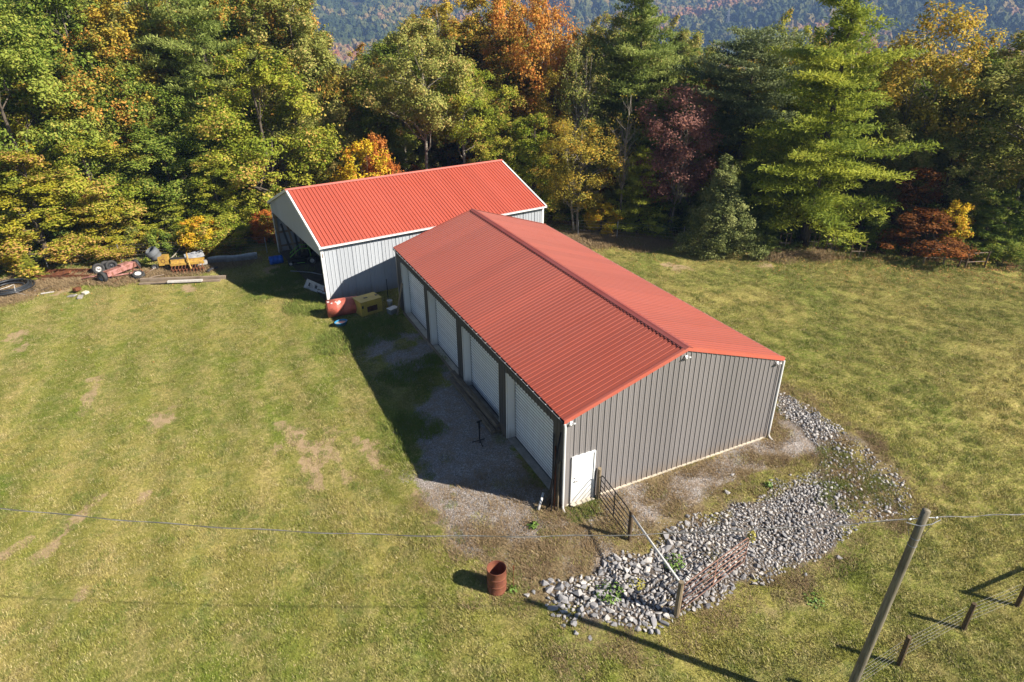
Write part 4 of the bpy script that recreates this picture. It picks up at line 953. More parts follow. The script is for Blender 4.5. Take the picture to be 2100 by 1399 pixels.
TREES = [
 # left wood, front row
 ('maple_b', 20, 300, 53.5, 250, 'maple_yo', 'yellow maple with orange tips at the left edge, above the black hose coil'),
 ('maple_a', 150, 265, 55.5, 220, 'maple_yg', 'yellow green maple above the rusty scrap frame in the front of the left wood'),
 ('maple_b', 190, 395, 53, 190, 'maple_yo', 'low spreading yellow maple leaning over the fence behind the faded red axle'),
 ('maple_b', 330, 380, 53, 190, 'maple_yg', 'dull green maple with low boughs over the fence behind the yellow tiller'),
 ('maple_a', 325, 235, 56, 230, 'green', 'mid green maple with a dark gap below, behind the grey trunk at the fence'),
 ('maple_b', 430, 315, 51.5, 200, 'maple_yg', 'yellow green maple with low leaves beside the shaded lawn left of the shed'),
 ('maple_a', 510, 85, 54, 270, 'maple_yg', 'big yellow green tree with full crown just left of the open shed'),
 ('maple_b', 590, 190, 55, 180, 'olive', 'olive green tree rising directly behind the shed gable'),
 # second row and tall ones behind
 ('maple_b', 45, 135, 60, 230, 'maple_yo', 'tree with a peach orange crown patch high at the left edge'),
 ('maple_a', 170, 55, 62, 230, 'green_o', 'green maple turning orange at its top in the upper left'),
 ('oak_b', 60, -70, 66, 240, 'dark', 'tall dark green tree with bare grey limbs in the top left corner'),
 ('pine_b', 275, -90, 64, 230, 'pine', 'white pine showing pale needle plates above the left maples'),
 ('white_pine', 385, -60, 60, 260, 'pine', 'white pine with flat green boughs between the left maples'),
 ('oak_b', 480, -80, 66, 220, 'green', 'tall green tree reaching the top edge behind the big yellow green tree'),
 ('poplar', 575, -60, 60, 210, 'olive', 'tall olive tree forming the left side of the gap to the far hills'),
 ('maple_a', 250, 130, 60, 200, 'green', 'green tree in the middle of the left wood beside the pine boughs'),
 ('maple_a', -60, 10, 58, 260, 'green', 'green tree cut by the left edge of the view above the peach crown'),
 ('pine_b', 160, -120, 74, 230, 'pine', 'pine standing far back in the top left'),
 ('oak_a', 370, -110, 76, 240, 'dark', 'dark tree far back behind the left white pines'),
 # middle, behind the shed
 ('maple_a', 665, 215, 58, 150, 'olive', 'green tree at the foot of the gap to the far hills'),
 ('oak_b', 745, 85, 64, 190, 'green_o', 'round crowned tree with orange upper leaves right of the gap'),
 ('oak_a', 850, 35, 55, 230, 'olive', 'olive oak with a straight pale trunk behind the shed roof'),
 ('maple_a', 770, 215, 60, 170, 'green', 'green tree behind the small bright yellow tree'),
 ('oak_a', 950, 120, 56, 200, 'maple_yg', 'yellow green oak with a forked pale trunk over the middle of the shed roof'),
 ('oak_b', 905, -30, 68, 230, 'gold', 'tall gold green tree at the top centre'),
 ('poplar', 1000, -50, 70, 200, 'gold', 'tall gold tree at the top edge right beside the tallest orange one'),
 ('oak_b', 1075, -60, 66, 220, 'orange', 'tallest bright orange tree at the top of the wood'),
 ('sparse_b', 1120, -15, 62, 170, 'orange', 'thin peach orange crown on the right shoulder of the orange tree'),
 ('maple_a', 1140, 130, 60, 170, 'gold', 'golden tree over the right end of the shed roof'),
 ('maple_a', 1040, 230, 57, 160, 'maple_yg', 'yellow green tree behind the shed ridge right of the forked pale trunk'),
 ('maple_b', 1095, 225, 51.5, 190, 'maple_yg', 'leafy yellow green maple overhanging the right end of the shed'),
 # right
 ('oak_b', 1240, 28, 62, 170, 'olive', 'olive crown against the far hill left of the centre pine'),
 ('sparse_a', 1195, 75, 57, 130, 'olive', 'thin tree with several pale bare stems right of the golden tree'),
 ('bare', 1290, 165, 50, 100, 'gold', 'dead grey snag with bare forked top near the wire fence'),
 ('sparse_b', 1190, 235, 49, 170, 'gold', 'tree with twin pale trunks and thin gold leaves at the wire fence'),
 ('white_pine', 1325, -35, 59, 290, 'pine', 'big white pine with drooping boughs right of the dead snag'),
 ('oak_b', 1400, 25, 64, 150, 'olive', 'olive tree right behind the shoulder of the centre white pine'),
 ('oak_b', 1445, 105, 63, 170, 'orange', 'orange tree right of the centre white pine'),
 ('maple_a', 1500, 135, 66, 160, 'gold', 'gold tree next to the dark pine'),
 ('sparse_b', 1405, 165, 50.0, 180, 'purple', 'dusky red dogwood in front of the pines'),
 ('young_pine', 1322, 300, 50, 150, 'pine_y', 'yellow green young pine behind the wire fence'),
 ('maple_a', 1290, 330, 53, 140, 'olive', 'olive tree between the snag and the young pine'),
 ('small', 1352, 335, 51, 70, 'redorange', 'small red orange sapling beside the yellow green young pine'),
 ('small', 1235, 415, 49, 90, 'yellow', 'low yellow shrub behind the wire fence'),
 ('dense_cone', 1495, 312, 46.2, 165, 'cedar', 'dense grey olive cedar shaped like a cone at the field edge'),
 ('young_pine', 1578, 435, 48, 70, 'pine', 'small dark pine sapling right of the dense cedar'),
 ('dark_pine', 1555, 62, 56, 210, 'dpine', 'dark pine with a leaning bare trunk and tufted top'),
 ('oak_b', 1640, 12, 62, 160, 'maple_yg', 'bright yellow green tree top against the blue hill'),
 ('maple_a', 1620, 225, 55, 200, 'green', 'green oak in half shade between the dark pine and the big pine'),
 ('maple_b', 1560, 330, 52, 160, 'green', 'low green tree behind the pine sapling'),
 ('white_pine', 1762, -50, 50.5, 335, 'pine_y', 'biggest white pine with long bright boughs reaching over the field'),
 ('sparse_a', 1735, 25, 68, 170, 'purple', 'nearly bare russet tree seen behind the top of the biggest pine'),
 ('sparse_b', 1950, -15, 62, 220, 'gold', 'airy golden tree at the top right'),
 ('maple_a', 1870, 190, 60, 190, 'olive', 'olive green tree behind the right flank of the biggest pine'),
 ('oak_b', 2235, 0, 60, 350, 'olive', 'large dark oak with a thick leaning trunk at the right edge'),
 ('layered', 1905, 345, 54.5, 190, 'rust', 'rust brown understory tree right of the biggest pine'),
 ('layered', 1915, 430, 51.5, 230, 'rust', 'low red orange maple over the old rail fence'),
 ('small', 1968, 410, 52.5, 80, 'yellow', 'small golden yellow tree beside the rust brown one'),
 ('maple_a', 1985, 260, 58, 190, 'olive', 'olive tree under the airy golden tree'),
 ('maple_b', 2050, 390, 54, 140, 'green', 'green low tree in front of the large oak trunk'),
 # small ones near the buildings
 ('small', 738, 285, 51.5, 135, 'yellow', 'small bright yellow tree with orange top directly behind the shed roof'),
 ('small', 795, 330, 51, 80, 'redorange', 'small red orange shrub right of the bright yellow tree'),
 ('small', 765, 270, 53, 80, 'redorange', 'orange sapling behind the bright yellow tree'),
 ('small', 540, 430, 50, 80, 'redorange', 'orange leaved bush touching the left corner of the shed'),
 ('small', 402, 445, 49.5, 95, 'yellow', 'yellow leaved vine bush behind the yellow tiller'),
 ('bush', 318, 468, 50, 80, 'green', 'green bush with thin stems behind the yellow pump'),
]
for t in TREES: plant(*t)
def skyline(px):
    for a, b in ((590, -70), (640, 120), (705, 190), (740, 120), (1125, 30), (1160, 85), (1235, 70), (1420, 15), (1560, 95), (1700, 85), (1800, 70), (1900, 80), (1990, 105), (2070, 90), (9999, 50)):
        if px < a: return b
rng = random.Random(8); bk = ['oak_b', 'maple_a', 'poplar', 'oak_a', 'maple_b']; bm = ['olive', 'green', 'olive', 'green_o', 'dark', 'maple_yg', 'gold', 'green']
for row, D0 in enumerate((64, 71, 80, 92)):
    px = -130+row*17
    while px < 2230:
        py = skyline(px)+rng.uniform(-15, 60)
        plant(rng.choice(bk), px, py, D0+rng.uniform(-2.5, 2.5), rng.uniform(190, 250)*64/D0, rng.choice(bm), 'tree in the depth of the wood, mostly hidden by the front rows', group='trees filling the depth of the wood')
        px += rng.uniform(95, 150)
i = 0
for (a, b) in zip(EDGE[1:-2], EDGE[2:-1]):      # shrubs along the foot of the wood
    ln = math.hypot(b[0]-a[0], b[1]-a[1]); n = max(1, int(ln/2.1))
    nx, ny = -(b[1]-a[1])/ln, (b[0]-a[0])/ln
    for k in range(n):
        for off in (2.2, 4.4):
            u = (k+rng.uniform(.2, .8))/n; o = off+rng.uniform(-.6, .7); x = a[0]+(b[0]-a[0])*u+nx*o; y = a[1]+(b[1]-a[1])*u+ny*o
            dx, dy = x-CAM[0], y-CAM[1]
            if abs(math.atan2(dx, dy)-YAW) > 0.85: continue
            h0, (t0, c0) = KIND['bush']; r = empty('shrub', (x, y, gz(x, y)-0.1), rng.uniform(0, 6.28), 'dark leafy shrub in the shade at the foot of the wood', 'shrub', 'shrubs at the foot of the wood')
            hh = rng.uniform(1.6, 3.6)*(1 if off < 3 else 1.5); r.scale = (rng.uniform(.8, 1.3),)*2+(hh/3.0,)
            t, c = t0.copy(), c0.copy(); COL.objects.link(t); COL.objects.link(c); t.parent = r; c.parent = r
            for q in (t, c):
                if 'used' in q: del q['used']
            c.material_slots[0].link = 'OBJECT'; c.material_slots[0].material = LM[rng.choice(['dark', 'green', 'green', 'green', 'olive', 'maple_yg', 'rust'])]
for h0, (t, c) in KIND.values():
    for o in (t, c):
        if 'used' in o: del o['used']
exec_later = []

# ------------------------------------------------------------------ the far hillside
def distant_forest():
    rng = np.random.default_rng(3)
    def blob(seed):
        bpy_me = None; r = np.random.default_rng(seed); t = (1+5**.5)/2
        import bmesh
        bm = bmesh.new(); bmesh.ops.create_icosphere(bm, subdivisions=3, radius=1.0)
        ph = r.uniform(0, 6.28, (7, 3)); fr = r.uniform(2.0, 7.5, (7, 3))
        for v in bm.verts:
            c = v.co; d = 1+sum(0.085*math.sin(fr[k][0]*c.x+ph[k][0])*math.sin(fr[k][1]*c.y+ph[k][1])*math.sin(fr[k][2]*c.z+ph[k][2])*2 for k in range(7))+r.uniform(-.10, .10)
            v.co = Vector((c.x*d*4.6, c.y*d*4.6, c.z*d*6.0+8.0))
        me = bpy.data.meshes.new('crown'); bm.to_mesh(me); bm.free(); return me
    m, nt, b = new_mat('distant_crowns'); oi = nt.nodes.new('ShaderNodeObjectInfo')
    geo = nt.nodes.new('ShaderNodeNewGeometry').outputs['Position']; n = noise(nt, geo, 0.006, 2); n2 = noise(nt, geo, 0.5, 3)
    s = math2(nt, 'ADD', math2(nt, 'MULTIPLY', oi.outputs['Random'], 0.55), math2(nt, 'ADD', 0.1, math2(nt, 'MULTIPLY', math2(nt, 'SUBTRACT', n, 0.5), 2.4)))
    cr = nt.nodes.new('ShaderNodeValToRGB'); L(nt, s, cr.inputs[0]); e = cr.color_ramp.elements
    e[0].color = (0.030, 0.045, 0.018, 1); e[1].position = 0.95; e[1].color = (0.26, 0.10, 0.05, 1)
    for p, c in ((0.22, (0.05, 0.065, 0.024)), (0.42, (0.09, 0.095, 0.035)), (0.58, (0.17, 0.13, 0.05)), (0.75, (0.22, 0.13, 0.07))): q = e.new(p); q.color = c4(c)
    hs = nt.nodes.new('ShaderNodeHueSaturation'); L(nt, cr.outputs[0], hs.inputs['Color']); L(nt, maprange(nt, n2, .3, .7, .6, 1.3), hs.inputs['Value']); L(nt, hs.outputs[0], b.inputs['Base Color']); b.inputs['Roughness'].default_value = 0.9; b.inputs['Specular IOR Level'].default_value = 0.1
    srcs = []
    for k, (px, D) in enumerate(((690, 900), (1500, 980), (2040, 1050))):
        me = blob(20+k); me.materials.append(m); q = far(px, 60, D); r = empty('far_tree', (q.x, q.y, gz(q.x, q.y)-1), 0, ('lone rounded tree on the far slope seen in the gap left of centre', 'rounded tree on the far slope above the orange tree', 'rounded tree on the far slope at the upper right')[k], 'tree')
        o = bpy.data.objects.new('crown', me); COL.objects.link(o); o.parent = r; srcs.append(o)
        MB().tube([(0, 0, -1), (0.1, 0, 4), (0, 0, 9)], [0.3, 0.24, 0.1], 6).build('trunk', M_BARK, r)
    for k, src in enumerate(srcs):
        n = 21000; a = YAW+rng.uniform(-0.92, 0.92, n); rr = np.sqrt(rng.uniform(0, 1, n)*(2500**2-130**2)+130**2)
        x = CAM[0]+np.sin(a)*rr; y = CAM[1]+np.cos(a)*rr
        clear = (vnoise(x, y, 150, 77) > 0.80) & (rr > 550)
        keep = (~clear) & (edge_dist(x, y) > 70); x, y, rr = x[keep], y[keep], rr[keep]
        z = height(x, y)-1.5; sc = rng.uniform(0.65, 1.25, len(x))*(1+rr/4000)
        o = scatter_gn('distant_forest', np.stack([x, y, z], 1), sc, rng.uniform(0, 6.28, len(x)), src)
        tag(o, 'wooded slopes of the far hills in autumn colour', 'forest', kind='stuff')
distant_forest()

def far_house(px, py, D, w, l, wall, roof, label, rz):
    q = far(px, py, D); z = q.z-1.5
    z = gz(q.x, q.y)+0.0
    h = empty('house', (q.x, q.y, z), rz, label, 'house')
    MB().box((0, 0, 1.4), (l, w, 3.4)).build('wall', wall, h)
    mb = MB(); mb.add([(-l/2-.5, -w/2-.5, 3.0), (l/2+.5, -w/2-.5, 3.0), (l/2+.5, w/2+.5, 3.0), (-l/2-.5, w/2+.5, 3.0), (-l/2-.5, 0, 5.2), (l/2+.5, 0, 5.2)], [(0, 1, 5, 4), (2, 3, 4, 5), (0, 4, 3), (1, 2, 5), (0, 3, 2, 1)]); mb.build('roof', roof, h)
    for u in (-l/4, l/4):
        MB().box((u, -w/2-0.02, 1.6), (1.2, 0.08, 1.2)).build('window', M_DARK, h)
    MB().box((0, -w/2-0.02, 1.1), (1.0, 0.08, 2.1)).build('door', M_DARK, h)
    return h
M_HWALL = simple('far_white_siding', (0.78, 0.77, 0.75), 0.6); M_HROOF = simple('far_grey_roof', (0.30, 0.29, 0.30), 0.7)
M_HROOF2 = simple('far_pale_roof', (0.6, 0.58, 0.56), 0.5); M_HROOFR = simple('far_red_roof', (0.45, 0.16, 0.13), 0.6)
def put_house(px, py, D, **k):   # move along the ray until the house stands where the ground is seen
    return far_house(px, py, D, **k)
def ray_ground(px, py):
    d = raydir(px, py); t = 150.0
    while t < 3500:
        q = CAM+d*t
        if q[2] < gz(q[0], q[1])+6: return math.hypot(q[0]-CAM[0], q[1]-CAM[1])
        t += 6
    return 900
for (px, py, w, l, wm, rm, lab, rz) in ((1455, 74, 9, 15, M_HWALL, M_HROOF2, 'white house far off, just above the orange tree', 0.4), (1530, 118, 10, 18, M_HWALL, M_HROOF, 'pale house on the valley floor behind the dark pine', 1.0),
        (2062, 128, 11, 22, M_HWALL, M_HROOFR, 'far white house with a red roof at the upper right', 0.2), (1820, 150, 10, 20, M_HWALL, M_HROOF, 'far white house seen through the biggest pine boughs', 0.7)):
    far_house(px, py, ray_ground(px, py), w, l, wm, rm, lab, rz)
def tower():
    D = ray_ground(1490, 62); q = far(1490, 62, D); t = empty('transmission_tower', (q.x, q.y, gz(q.x, q.y)), 0.3, 'tiny steel transmission tower on the blue hillside', 'tower'); mb = MB(); hh = 34
    for sx in (-1, 1):
        for sy in (-1, 1): MB().tube([(sx*3, sy*3, 0), (sx*.8, sy*.8, hh*.7), (sx*.4, sy*.4, hh)], 0.22, 4).build('leg', M_GALV, t)
    for k in range(7):
        z = k*hh/7; s = 3-2.4*k/7; s2 = 3-2.4*(k+1)/7; z2 = z+hh/7
        mb.tube([(-s, -s, z), (s2, -s2, z2)], .12, 3); mb.tube([(s, -s, z), (-s2, -s2, z2)], .12, 3); mb.tube([(-s, s, z), (s2, s2, z2)], .12, 3); mb.tube([(s, s, z), (-s2, s2, z2)], .12, 3)
    mb.build('bracing', M_GALV, t)
    for z in (hh*.72, hh*.86): MB().tube([(-6, 0, z), (6, 0, z)], 0.2, 4).build('cross_arm', M_GALV, t)
tower()

# ------------------------------------------------------------------ stones
def stone_mat():
    m, nt, b = new_mat('limestone_riprap'); oi = nt.nodes.new('ShaderNodeAttribute'); oi.attribute_name = 'rnd'; ob = nt.nodes.new('ShaderNodeObjectInfo')
    pos = nt.nodes.new('ShaderNodeNewGeometry').outputs['Position']; n1 = noise(nt, pos, 9, 5, .7); n2 = noise(nt, pos, 2.0, 2)
    r = math2(nt, 'FRACT', math2(nt, 'ADD', oi.outputs['Fac'], ob.outputs['Random']))
    cr = nt.nodes.new('ShaderNodeValToRGB'); L(nt, r, cr.inputs[0]); e = cr.color_ramp.elements
    e[0].color = (0.17, 0.168, 0.175, 1); e[1].color = (0.50, 0.465, 0.43, 1)
    for p, c in ((0.3, (0.24, 0.235, 0.24)), (0.6, (0.32, 0.305, 0.30)), (0.85, (0.40, 0.38, 0.36))): q = e.new(p); q.color = c4(c)
    c = mixc(nt, maprange(nt, n1, .5, .75, 0, .4), cr.outputs[0], (0.32, 0.26, 0.20)); L(nt, c, b.inputs['Base Color'])
    b.inputs['Roughness'].default_value = 0.9; b.inputs['Specular IOR Level'].default_value = 0.2; bump(nt, b, n1, .5, .02); return m
M_STONE = stone_mat()
def rocks():
    import bmesh
    rng = np.random.default_rng(12); vars_ = []
    for k in range(14):
        bm = bmesh.new(); pts = rng.normal(size=(13, 3)); pts /= np.linalg.norm(pts, axis=1, keepdims=True); pts *= rng.uniform(.75, 1.1, (13, 1))*np.array([1.0, rng.uniform(.62, .9), rng.uniform(.45, .75)])
        for p in pts: bm.verts.new(p)
        bmesh.ops.convex_hull(bm, input=bm.verts); bmesh.ops.triangulate(bm, faces=bm.faces)
        bmesh.ops.delete(bm, geom=[v for v in bm.verts if not v.link_faces], context='VERTS')
        bm.verts.index_update(); V = np.array([v.co[:] for v in bm.verts]); F = np.array([[v.index for v in f.verts] for f in bm.faces]); bm.free(); vars_.append((V, F))
    xs = [p[0] for p in RIPRAP]; ys = [p[1] for p in RIPRAP]
    cell = {}; out = []
    def try_put(x, y, r, slack):
        ci, cj = int(x/0.4), int(y/0.4)
        for i in range(ci-1, ci+2):
            for j in range(cj-1, cj+2):
                for (a, b, c) in cell.get((i, j), ()):
                    if (a-x)**2+(b-y)**2 < ((r+c)*slack)**2: return False
        cell.setdefault((ci, cj), []).append((x, y, r)); out.append((x, y, r)); return True
    for (n, r0, r1, slack) in ((500, .11, .155, .74), (9000, .065, .115, .67), (40000, .035, .07, .70)):
        X = rng.uniform(min(xs)-.3, max(xs)+.3, n); Y = rng.uniform(min(ys)-.3, max(ys)+.3, n); S = poly_sdf(X, Y, RIPRAP)+(vnoise(X, Y, .7, 5)-.5)*.7; T = poly_sdf(X, Y, RIP_SPARSE); RR = rng.uniform(r0, r1, n); U = rng.uniform(0, 1, n)
        big = smooth(6, 1, X)*0.35+.75
        for x, y, s, t, r, u, bg_ in zip(X, Y, S, T, RR, U, big):
            if s < -0.1 or (s < .15 and u > .5): continue
            if t > -0.3 and u > 0.22: continue
            if y > -1.2 and x > 9 and r > .15: continue
            try_put(x, y, r*bg_, slack)
    # strays on the gravel and the grass
    for (px, py) in ((1080, 1222), (1180, 1300), (1210, 1310), (1155, 1285), (1410, 1060), (1500, 975), (1620, 975), (1650, 1180), (1460, 1195), (1560, 1020), (1490, 1010), (1720, 1145), (1805, 1060), (1870, 1060), (1128, 1190), (1095, 1215)):
        q = at(px, py); out.append((q.x, q.y, rng.uniform(.06, .12)))
    out.sort(key=lambda q: -q[2]*(1.0/ math.hypot(q[0]-CAM[0], q[1]-CAM[1])))
    meshes = []
    for V, F in vars_:
        me = bpy.data.meshes.new('rock'); me.from_pydata([tuple(v) for v in V], [], [tuple(f) for f in F]); me.materials.append(M_STONE); me.update(); meshes.append(me)
    PV, PF, PR = [], [], []; off = 0
    for i, (x, y, r) in enumerate(out):
        k = int(rng.integers(0, 14)); z = gz(x, y)+r*0.28; e = (rng.uniform(-.5, .5), rng.uniform(-.5, .5), rng.uniform(0, 6.28)); s = r*1.22
        if i < 300:
            o = bpy.data.objects.new('rock', meshes[k]); COL.objects.link(o); o.location = (x, y, z); o.rotation_euler = e; o.scale = (s, s, s)
            tag(o, 'larger pale grey limestone rock in the rock bank below the garage gable', 'rock', 'large rocks in the rock bank')
        else:
            from mathutils import Euler
            V, F = vars_[k]; M = np.array(Euler(e).to_matrix()); PV.append((V*s) @ M.T+np.array([x, y, z])); PF.append(F+off); off += len(V); PR.append(np.full(len(F), rng.uniform()))
    o = mesh_np('riprap', np.concatenate(PV), np.concatenate(PF), attrs={'rnd': np.concatenate(PR)}, mat=M_STONE); tag(o, 'smaller grey stones filling the rock bank below the garage gable', 'stones', kind='stuff')
    print('rocks', len(out))
    # loose gravel chips on the yard
    n = 26000; P = []
    for poly, m in ((GRAVEL_YARD, 16000), (GRAVEL_END, 12000)):
        ax = [p[0] for p in poly]; ay = [p[1] for p in poly]; X = rng.uniform(min(ax)-.4, max(ax)+.4, m); Y = rng.uniform(min(ay)-.4, max(ay)+.4, m)
        g, rp, sp, dr, di, e = masks(X, Y); kk = (rng.uniform(0, 1, m) < g*0.9) & ~((X > -0.05) & (X < 9.45) & (Y > -0.03)); P.append(np.stack([X[kk], Y[kk]], 1))
    P = np.concatenate(P); n = len(P); z = height(P[:, 0], P[:, 1])
    s = rng.uniform(.014, .032, n); T = np.array([[1, 0, -.3], [-.5, .87, -.3], [-.5, -.87, -.3], [0, 0, .8]])
    a = rng.uniform(0, 6.28, n); V = np.empty((n, 4, 3))
    for q in range(4):
        V[:, q, 0] = P[:, 0]+s*(T[q, 0]*np.cos(a)-T[q, 1]*np.sin(a)); V[:, q, 1] = P[:, 1]+s*(T[q, 0]*np.sin(a)+T[q, 1]*np.cos(a)); V[:, q, 2] = z+s*(T[q, 2]+.35)
    i = np.arange(n)[:, None]*4; F = np.concatenate([i+np.array([0, 1, 3]), i+np.array([1, 2, 3]), i+np.array([2, 0, 3])])
    o = mesh_np('gravel', V.reshape(-1, 3), F, attrs={'rnd': np.tile(rng.uniform(0, 1, n), 3)}, mat=M_STONE); tag(o, 'loose pale gravel strewn before the doors and gable of the garage', 'gravel', kind='stuff')
rocks()
build_grass()

# ------------------------------------------------------------------ fences, gates, poles
def barrel_profile(r, h):
    p = [(0, 0.012), (r*.97, 0.012), (r*1.02, 0), (r*1.02, .02), (r, .03)]
    for z in (h*.335, h*.665): p += [(r, z-.05), (r, z-.014), (r*1.035, z-.008), (r*1.035, z+.008), (r, z+.014), (r, z+.05)]
    p += [(r, h-.03), (r*1.025, h-.015), (r*1.025, h), (r*.985, h)]
    return p
def burn_barrel():
    p = at(1022, 1212); b = empty('burn_barrel', p+Vector((0, .1, 0)), 0.3, 'open rusty steel barrel standing on the grass in the foreground', 'barrel')
    r, h = .29, .87; mb = MB(); pr = barrel_profile(r, h)+[(r*.965, h-.02), (r*.965, .03), (0, .02)]
    mb.lathe(pr, 40); mb.build('drum', M_RUSTB, b, True).data.polygons.foreach_get
    mb = MB(); rg = random.Random(2)
    mb.lathe([(0, .12), (.15, .15), (.29, .10)], 14); mb.build('ash', simple('ash', (0.07, 0.065, 0.06), .95), b)
    q = at(1052, 1203); rod = empty('steel_rod', q, 0, 'thin rusty steel rod stuck in the ground right of the burn barrel', 'rod')
    MB().tube([(0, 0, -.1), (.01, 0, .35), (.03, .02, .74)], .012, 6).build('shaft', M_RUST, rod); MB().tube([(.03, .02, .70), (.035, .02, .82)], .026, 8).build('cap', M_RUST, rod)
burn_barrel()
def post_mb(h, r, seed=0, seg=10):
    rg = random.Random(seed); mb = MB(); mb.tube([(0, 0, -.3), (rg.uniform(-.01, .01), 0, h*.5), (0, rg.uniform(-.01, .01), h-.02), (0, 0, h)], [r*1.05, r, r*.97, r*.9], seg); return mb
def tube_gate(name, p0, p1, hb, rails, mat, r, label, hgt, thick_mid=True, drop=0.0):
    """tubular farm gate from hinge p0 to p1"""
    a = Vector(p0); b = Vector(p1); d = (b-a); ln = math.hypot(d.x, d.y); rz = math.atan2(d.y, d.x)
    g = empty(name, a, rz, label, 'gate'); dz = d.z
    def pt(u, z): return (u*ln, 0, z+dz*u+drop*u)
    top = hb+hgt
    k = 0.16/ln
    fr = MB(); fr.tube([pt(0, hb), pt(0, top-.12), pt(k*.3, top-.035), pt(k, top), pt(.5, top), pt(1-k, top), pt(1-k*.3, top-.035), pt(1, top-.14), pt(1, hb), pt(.5, hb), pt(0, hb)], r, 8); fr.build('frame', mat, g, True)
    for z in rails: MB().tube([pt(0, hb+z*hgt), pt(.5, hb+z*hgt), pt(1, hb+z*hgt)], r*.8, 8).build('rail', mat, g, True)
    if thick_mid: MB().box(((ln*.5), 0, hb+hgt/2+dz*.5), (.045, .02, hgt-.03)).build('brace', mat, g)
    for z in (.2, .85): MB().tube([(-.09, 0, hb+z*hgt), (0, 0, hb+z*hgt)], .014, 6).build('hinge', mat, g)
    return g
M_RUSTG = simple('rusty_gate_tube', (0.20, 0.10, 0.075), .85, 0, .4, 6, (0.27, 0.17, 0.13), spec=.2)
def yard_fence():
    a = at(1226, 1022); b = at(1290, 1108); c = at(1387, 1262); d = at(1525, 1156)
    f = empty('gate_post', a, 0, 'weathered wooden gate post right beside the white walk door', 'post'); post_mb(1.32, .075, 1).build('post', M_WOODZ, f)
    f = empty('gate_post', b, 0, 'wooden post at the latch end of the black gate, bracing the white pipe', 'post'); post_mb(1.25, .065, 2).build('post', M_POSTD, f)
    f = empty('gate_post', c, 0, 'grey wooden post at the foot of the rock bank, carrying the rusty gate', 'post'); post_mb(1.36, .085, 3).build('post', M_WOODZ, f)
    u = (b-a).normalized()
    tube_gate('black_gate', a+u*.12, b-u*.10, .12, (.18, .36, .54, .76), M_BLACK, .02, 'black tubular farm gate beside the white walk door', 1.05)
    u = (d-c).normalized()
    tube_gate('rusty_gate', c+u*.12, d, .10, (.20, .40, .60, .80), M_RUSTG, .019, 'rusty red tubular gate standing in the rock bank', 1.05)
    p0 = b+Vector((0, 0, 1.10)); p1 = c+Vector((0, 0, 1.28)); o = MB().tube([p0, (p0+p1)/2+Vector((0, 0, -.015)), p1], .038, 10).build('white_pipe', simple('off_white_pipe', (.62, .60, .56), .5), None, True); tag(o, 'long off white pipe spanning the two posts over the stones', 'pipe')
yard_fence()
def line_fence():
    pts = [at(1738, 1432), at(1843, 1363), at(1975, 1290), at(2085, 1243), at(2200, 1192), at(2330, 1140)]
    f = empty('wire_fence', pts[0], 0, 'wire fence on brown round posts in the lower right corner', 'fence'); o = Vector(pts[0])
    hs = [1.1, 1.12, 1.05, 1.10, 1.1, 1.1]
    for i, (p, h) in enumerate(zip(pts, hs)): post_mb(h, .068, i+7).build('post', M_POSTD, f, loc=p-o)
    for z in (.2, .38, .56, .74, .92):
        P = []
        for a, b in zip(pts[:-1], pts[1:]):
            for t in (0, .5): q = a.lerp(b, t); P.append((q.x-o.x-.05, q.y-o.y+.07, q.z-o.z+z-(.015 if t else 0)))
        P.append((pts[-1].x-o.x, pts[-1].y-o.y, pts[-1].z-o.z+z)); MB().tube(P, .0035, 5).build('wire', M_WIREG, f)
def brace():
    a, b = at(2085, 1243), at(2200, 1192); o = MB().tube([a+Vector((0, 0, .98)), b+Vector((0, 0, 1.0))], .055, 8).build('brace_rail', M_POSTD, None); f = [q for q in bpy.data.objects if q.name == 'wire_fence'][0]; o.parent = f; o.matrix_parent_inverse = Matrix.Translation(-f.location)
line_fence(); brace()
def edge_fence(pix, label, h, wires, woody=False, name='wire_fence', every=3.2, r=.03, off=0.0):
    pts = [at(*p) for p in pix]; o = pts[0].copy(); f = empty(name, o, 0, label, 'fence'); P = []; k = 0
    for a, b in zip(pts[:-1], pts[1:]):
        n = max(1, int((b-a).length/every))
        for i in range(n): q = a.lerp(b, i/n); P.append(Vector((q.x, q.y, gz(q.x, q.y))))
    P.append(pts[-1])
    for q in P:
        k += 1
        post_mb(h*(1+.06*math.sin(k*5)), r, k, 6).build('post', M_WOODZ if woody else M_GALV, f, loc=q-o)
    for z in wires:
        MB().tube([(q.x-o.x, q.y-o.y-.03, q.z-o.z+z) for q in P], .006, 4).build('wire', M_WIREG, f)
    return f
edge_fence([(-60, 568), (0, 563), (100, 553), (250, 538), (420, 527), (548, 519)], 'thin wire fence in the shade behind the scrap, left of the shed', 1.25, (.25, .5, .75, 1.0, 1.2))
edge_fence([(1112, 470), (1185, 484), (1265, 489), (1400, 502), (1470, 512)], 'wire fence with thin metal posts between the shed and the cedar', 1.3, (.25, .5, .75, 1.0, 1.22))
def wood_frames():
    for (px, py, w, lab) in ((1607, 512, .7, 'small weathered wooden frame left of the big pine trunk'), (1665, 510, .7, 'low wooden frame in front of the big pine trunk'), (1702, 514, .6, 'small wooden frame just right of the big pine trunk'), (1757, 530, .9, 'widest of the low wooden frames under the big pine')):
        p = at(px, py); f = empty('wooden_frame', p, -.6, lab, 'wooden frame')
        for s in (-1, 1): MB().box((s*w/2, 0, .6), (.05, .05, 1.25)).build('upright', M_POSTD, f)
        MB().box((0, 0, 1.2), (w+.1, .05, .05)).build('top_rail', M_POSTD, f); MB().box((0, 0, .5), (w, .04, .05)).build('rail', M_WOODX, f)
        MB().box((w*.1, .03, .6), (.04, .04, 1.2)).build('stake', M_WOODZ, f)
wood_frames()
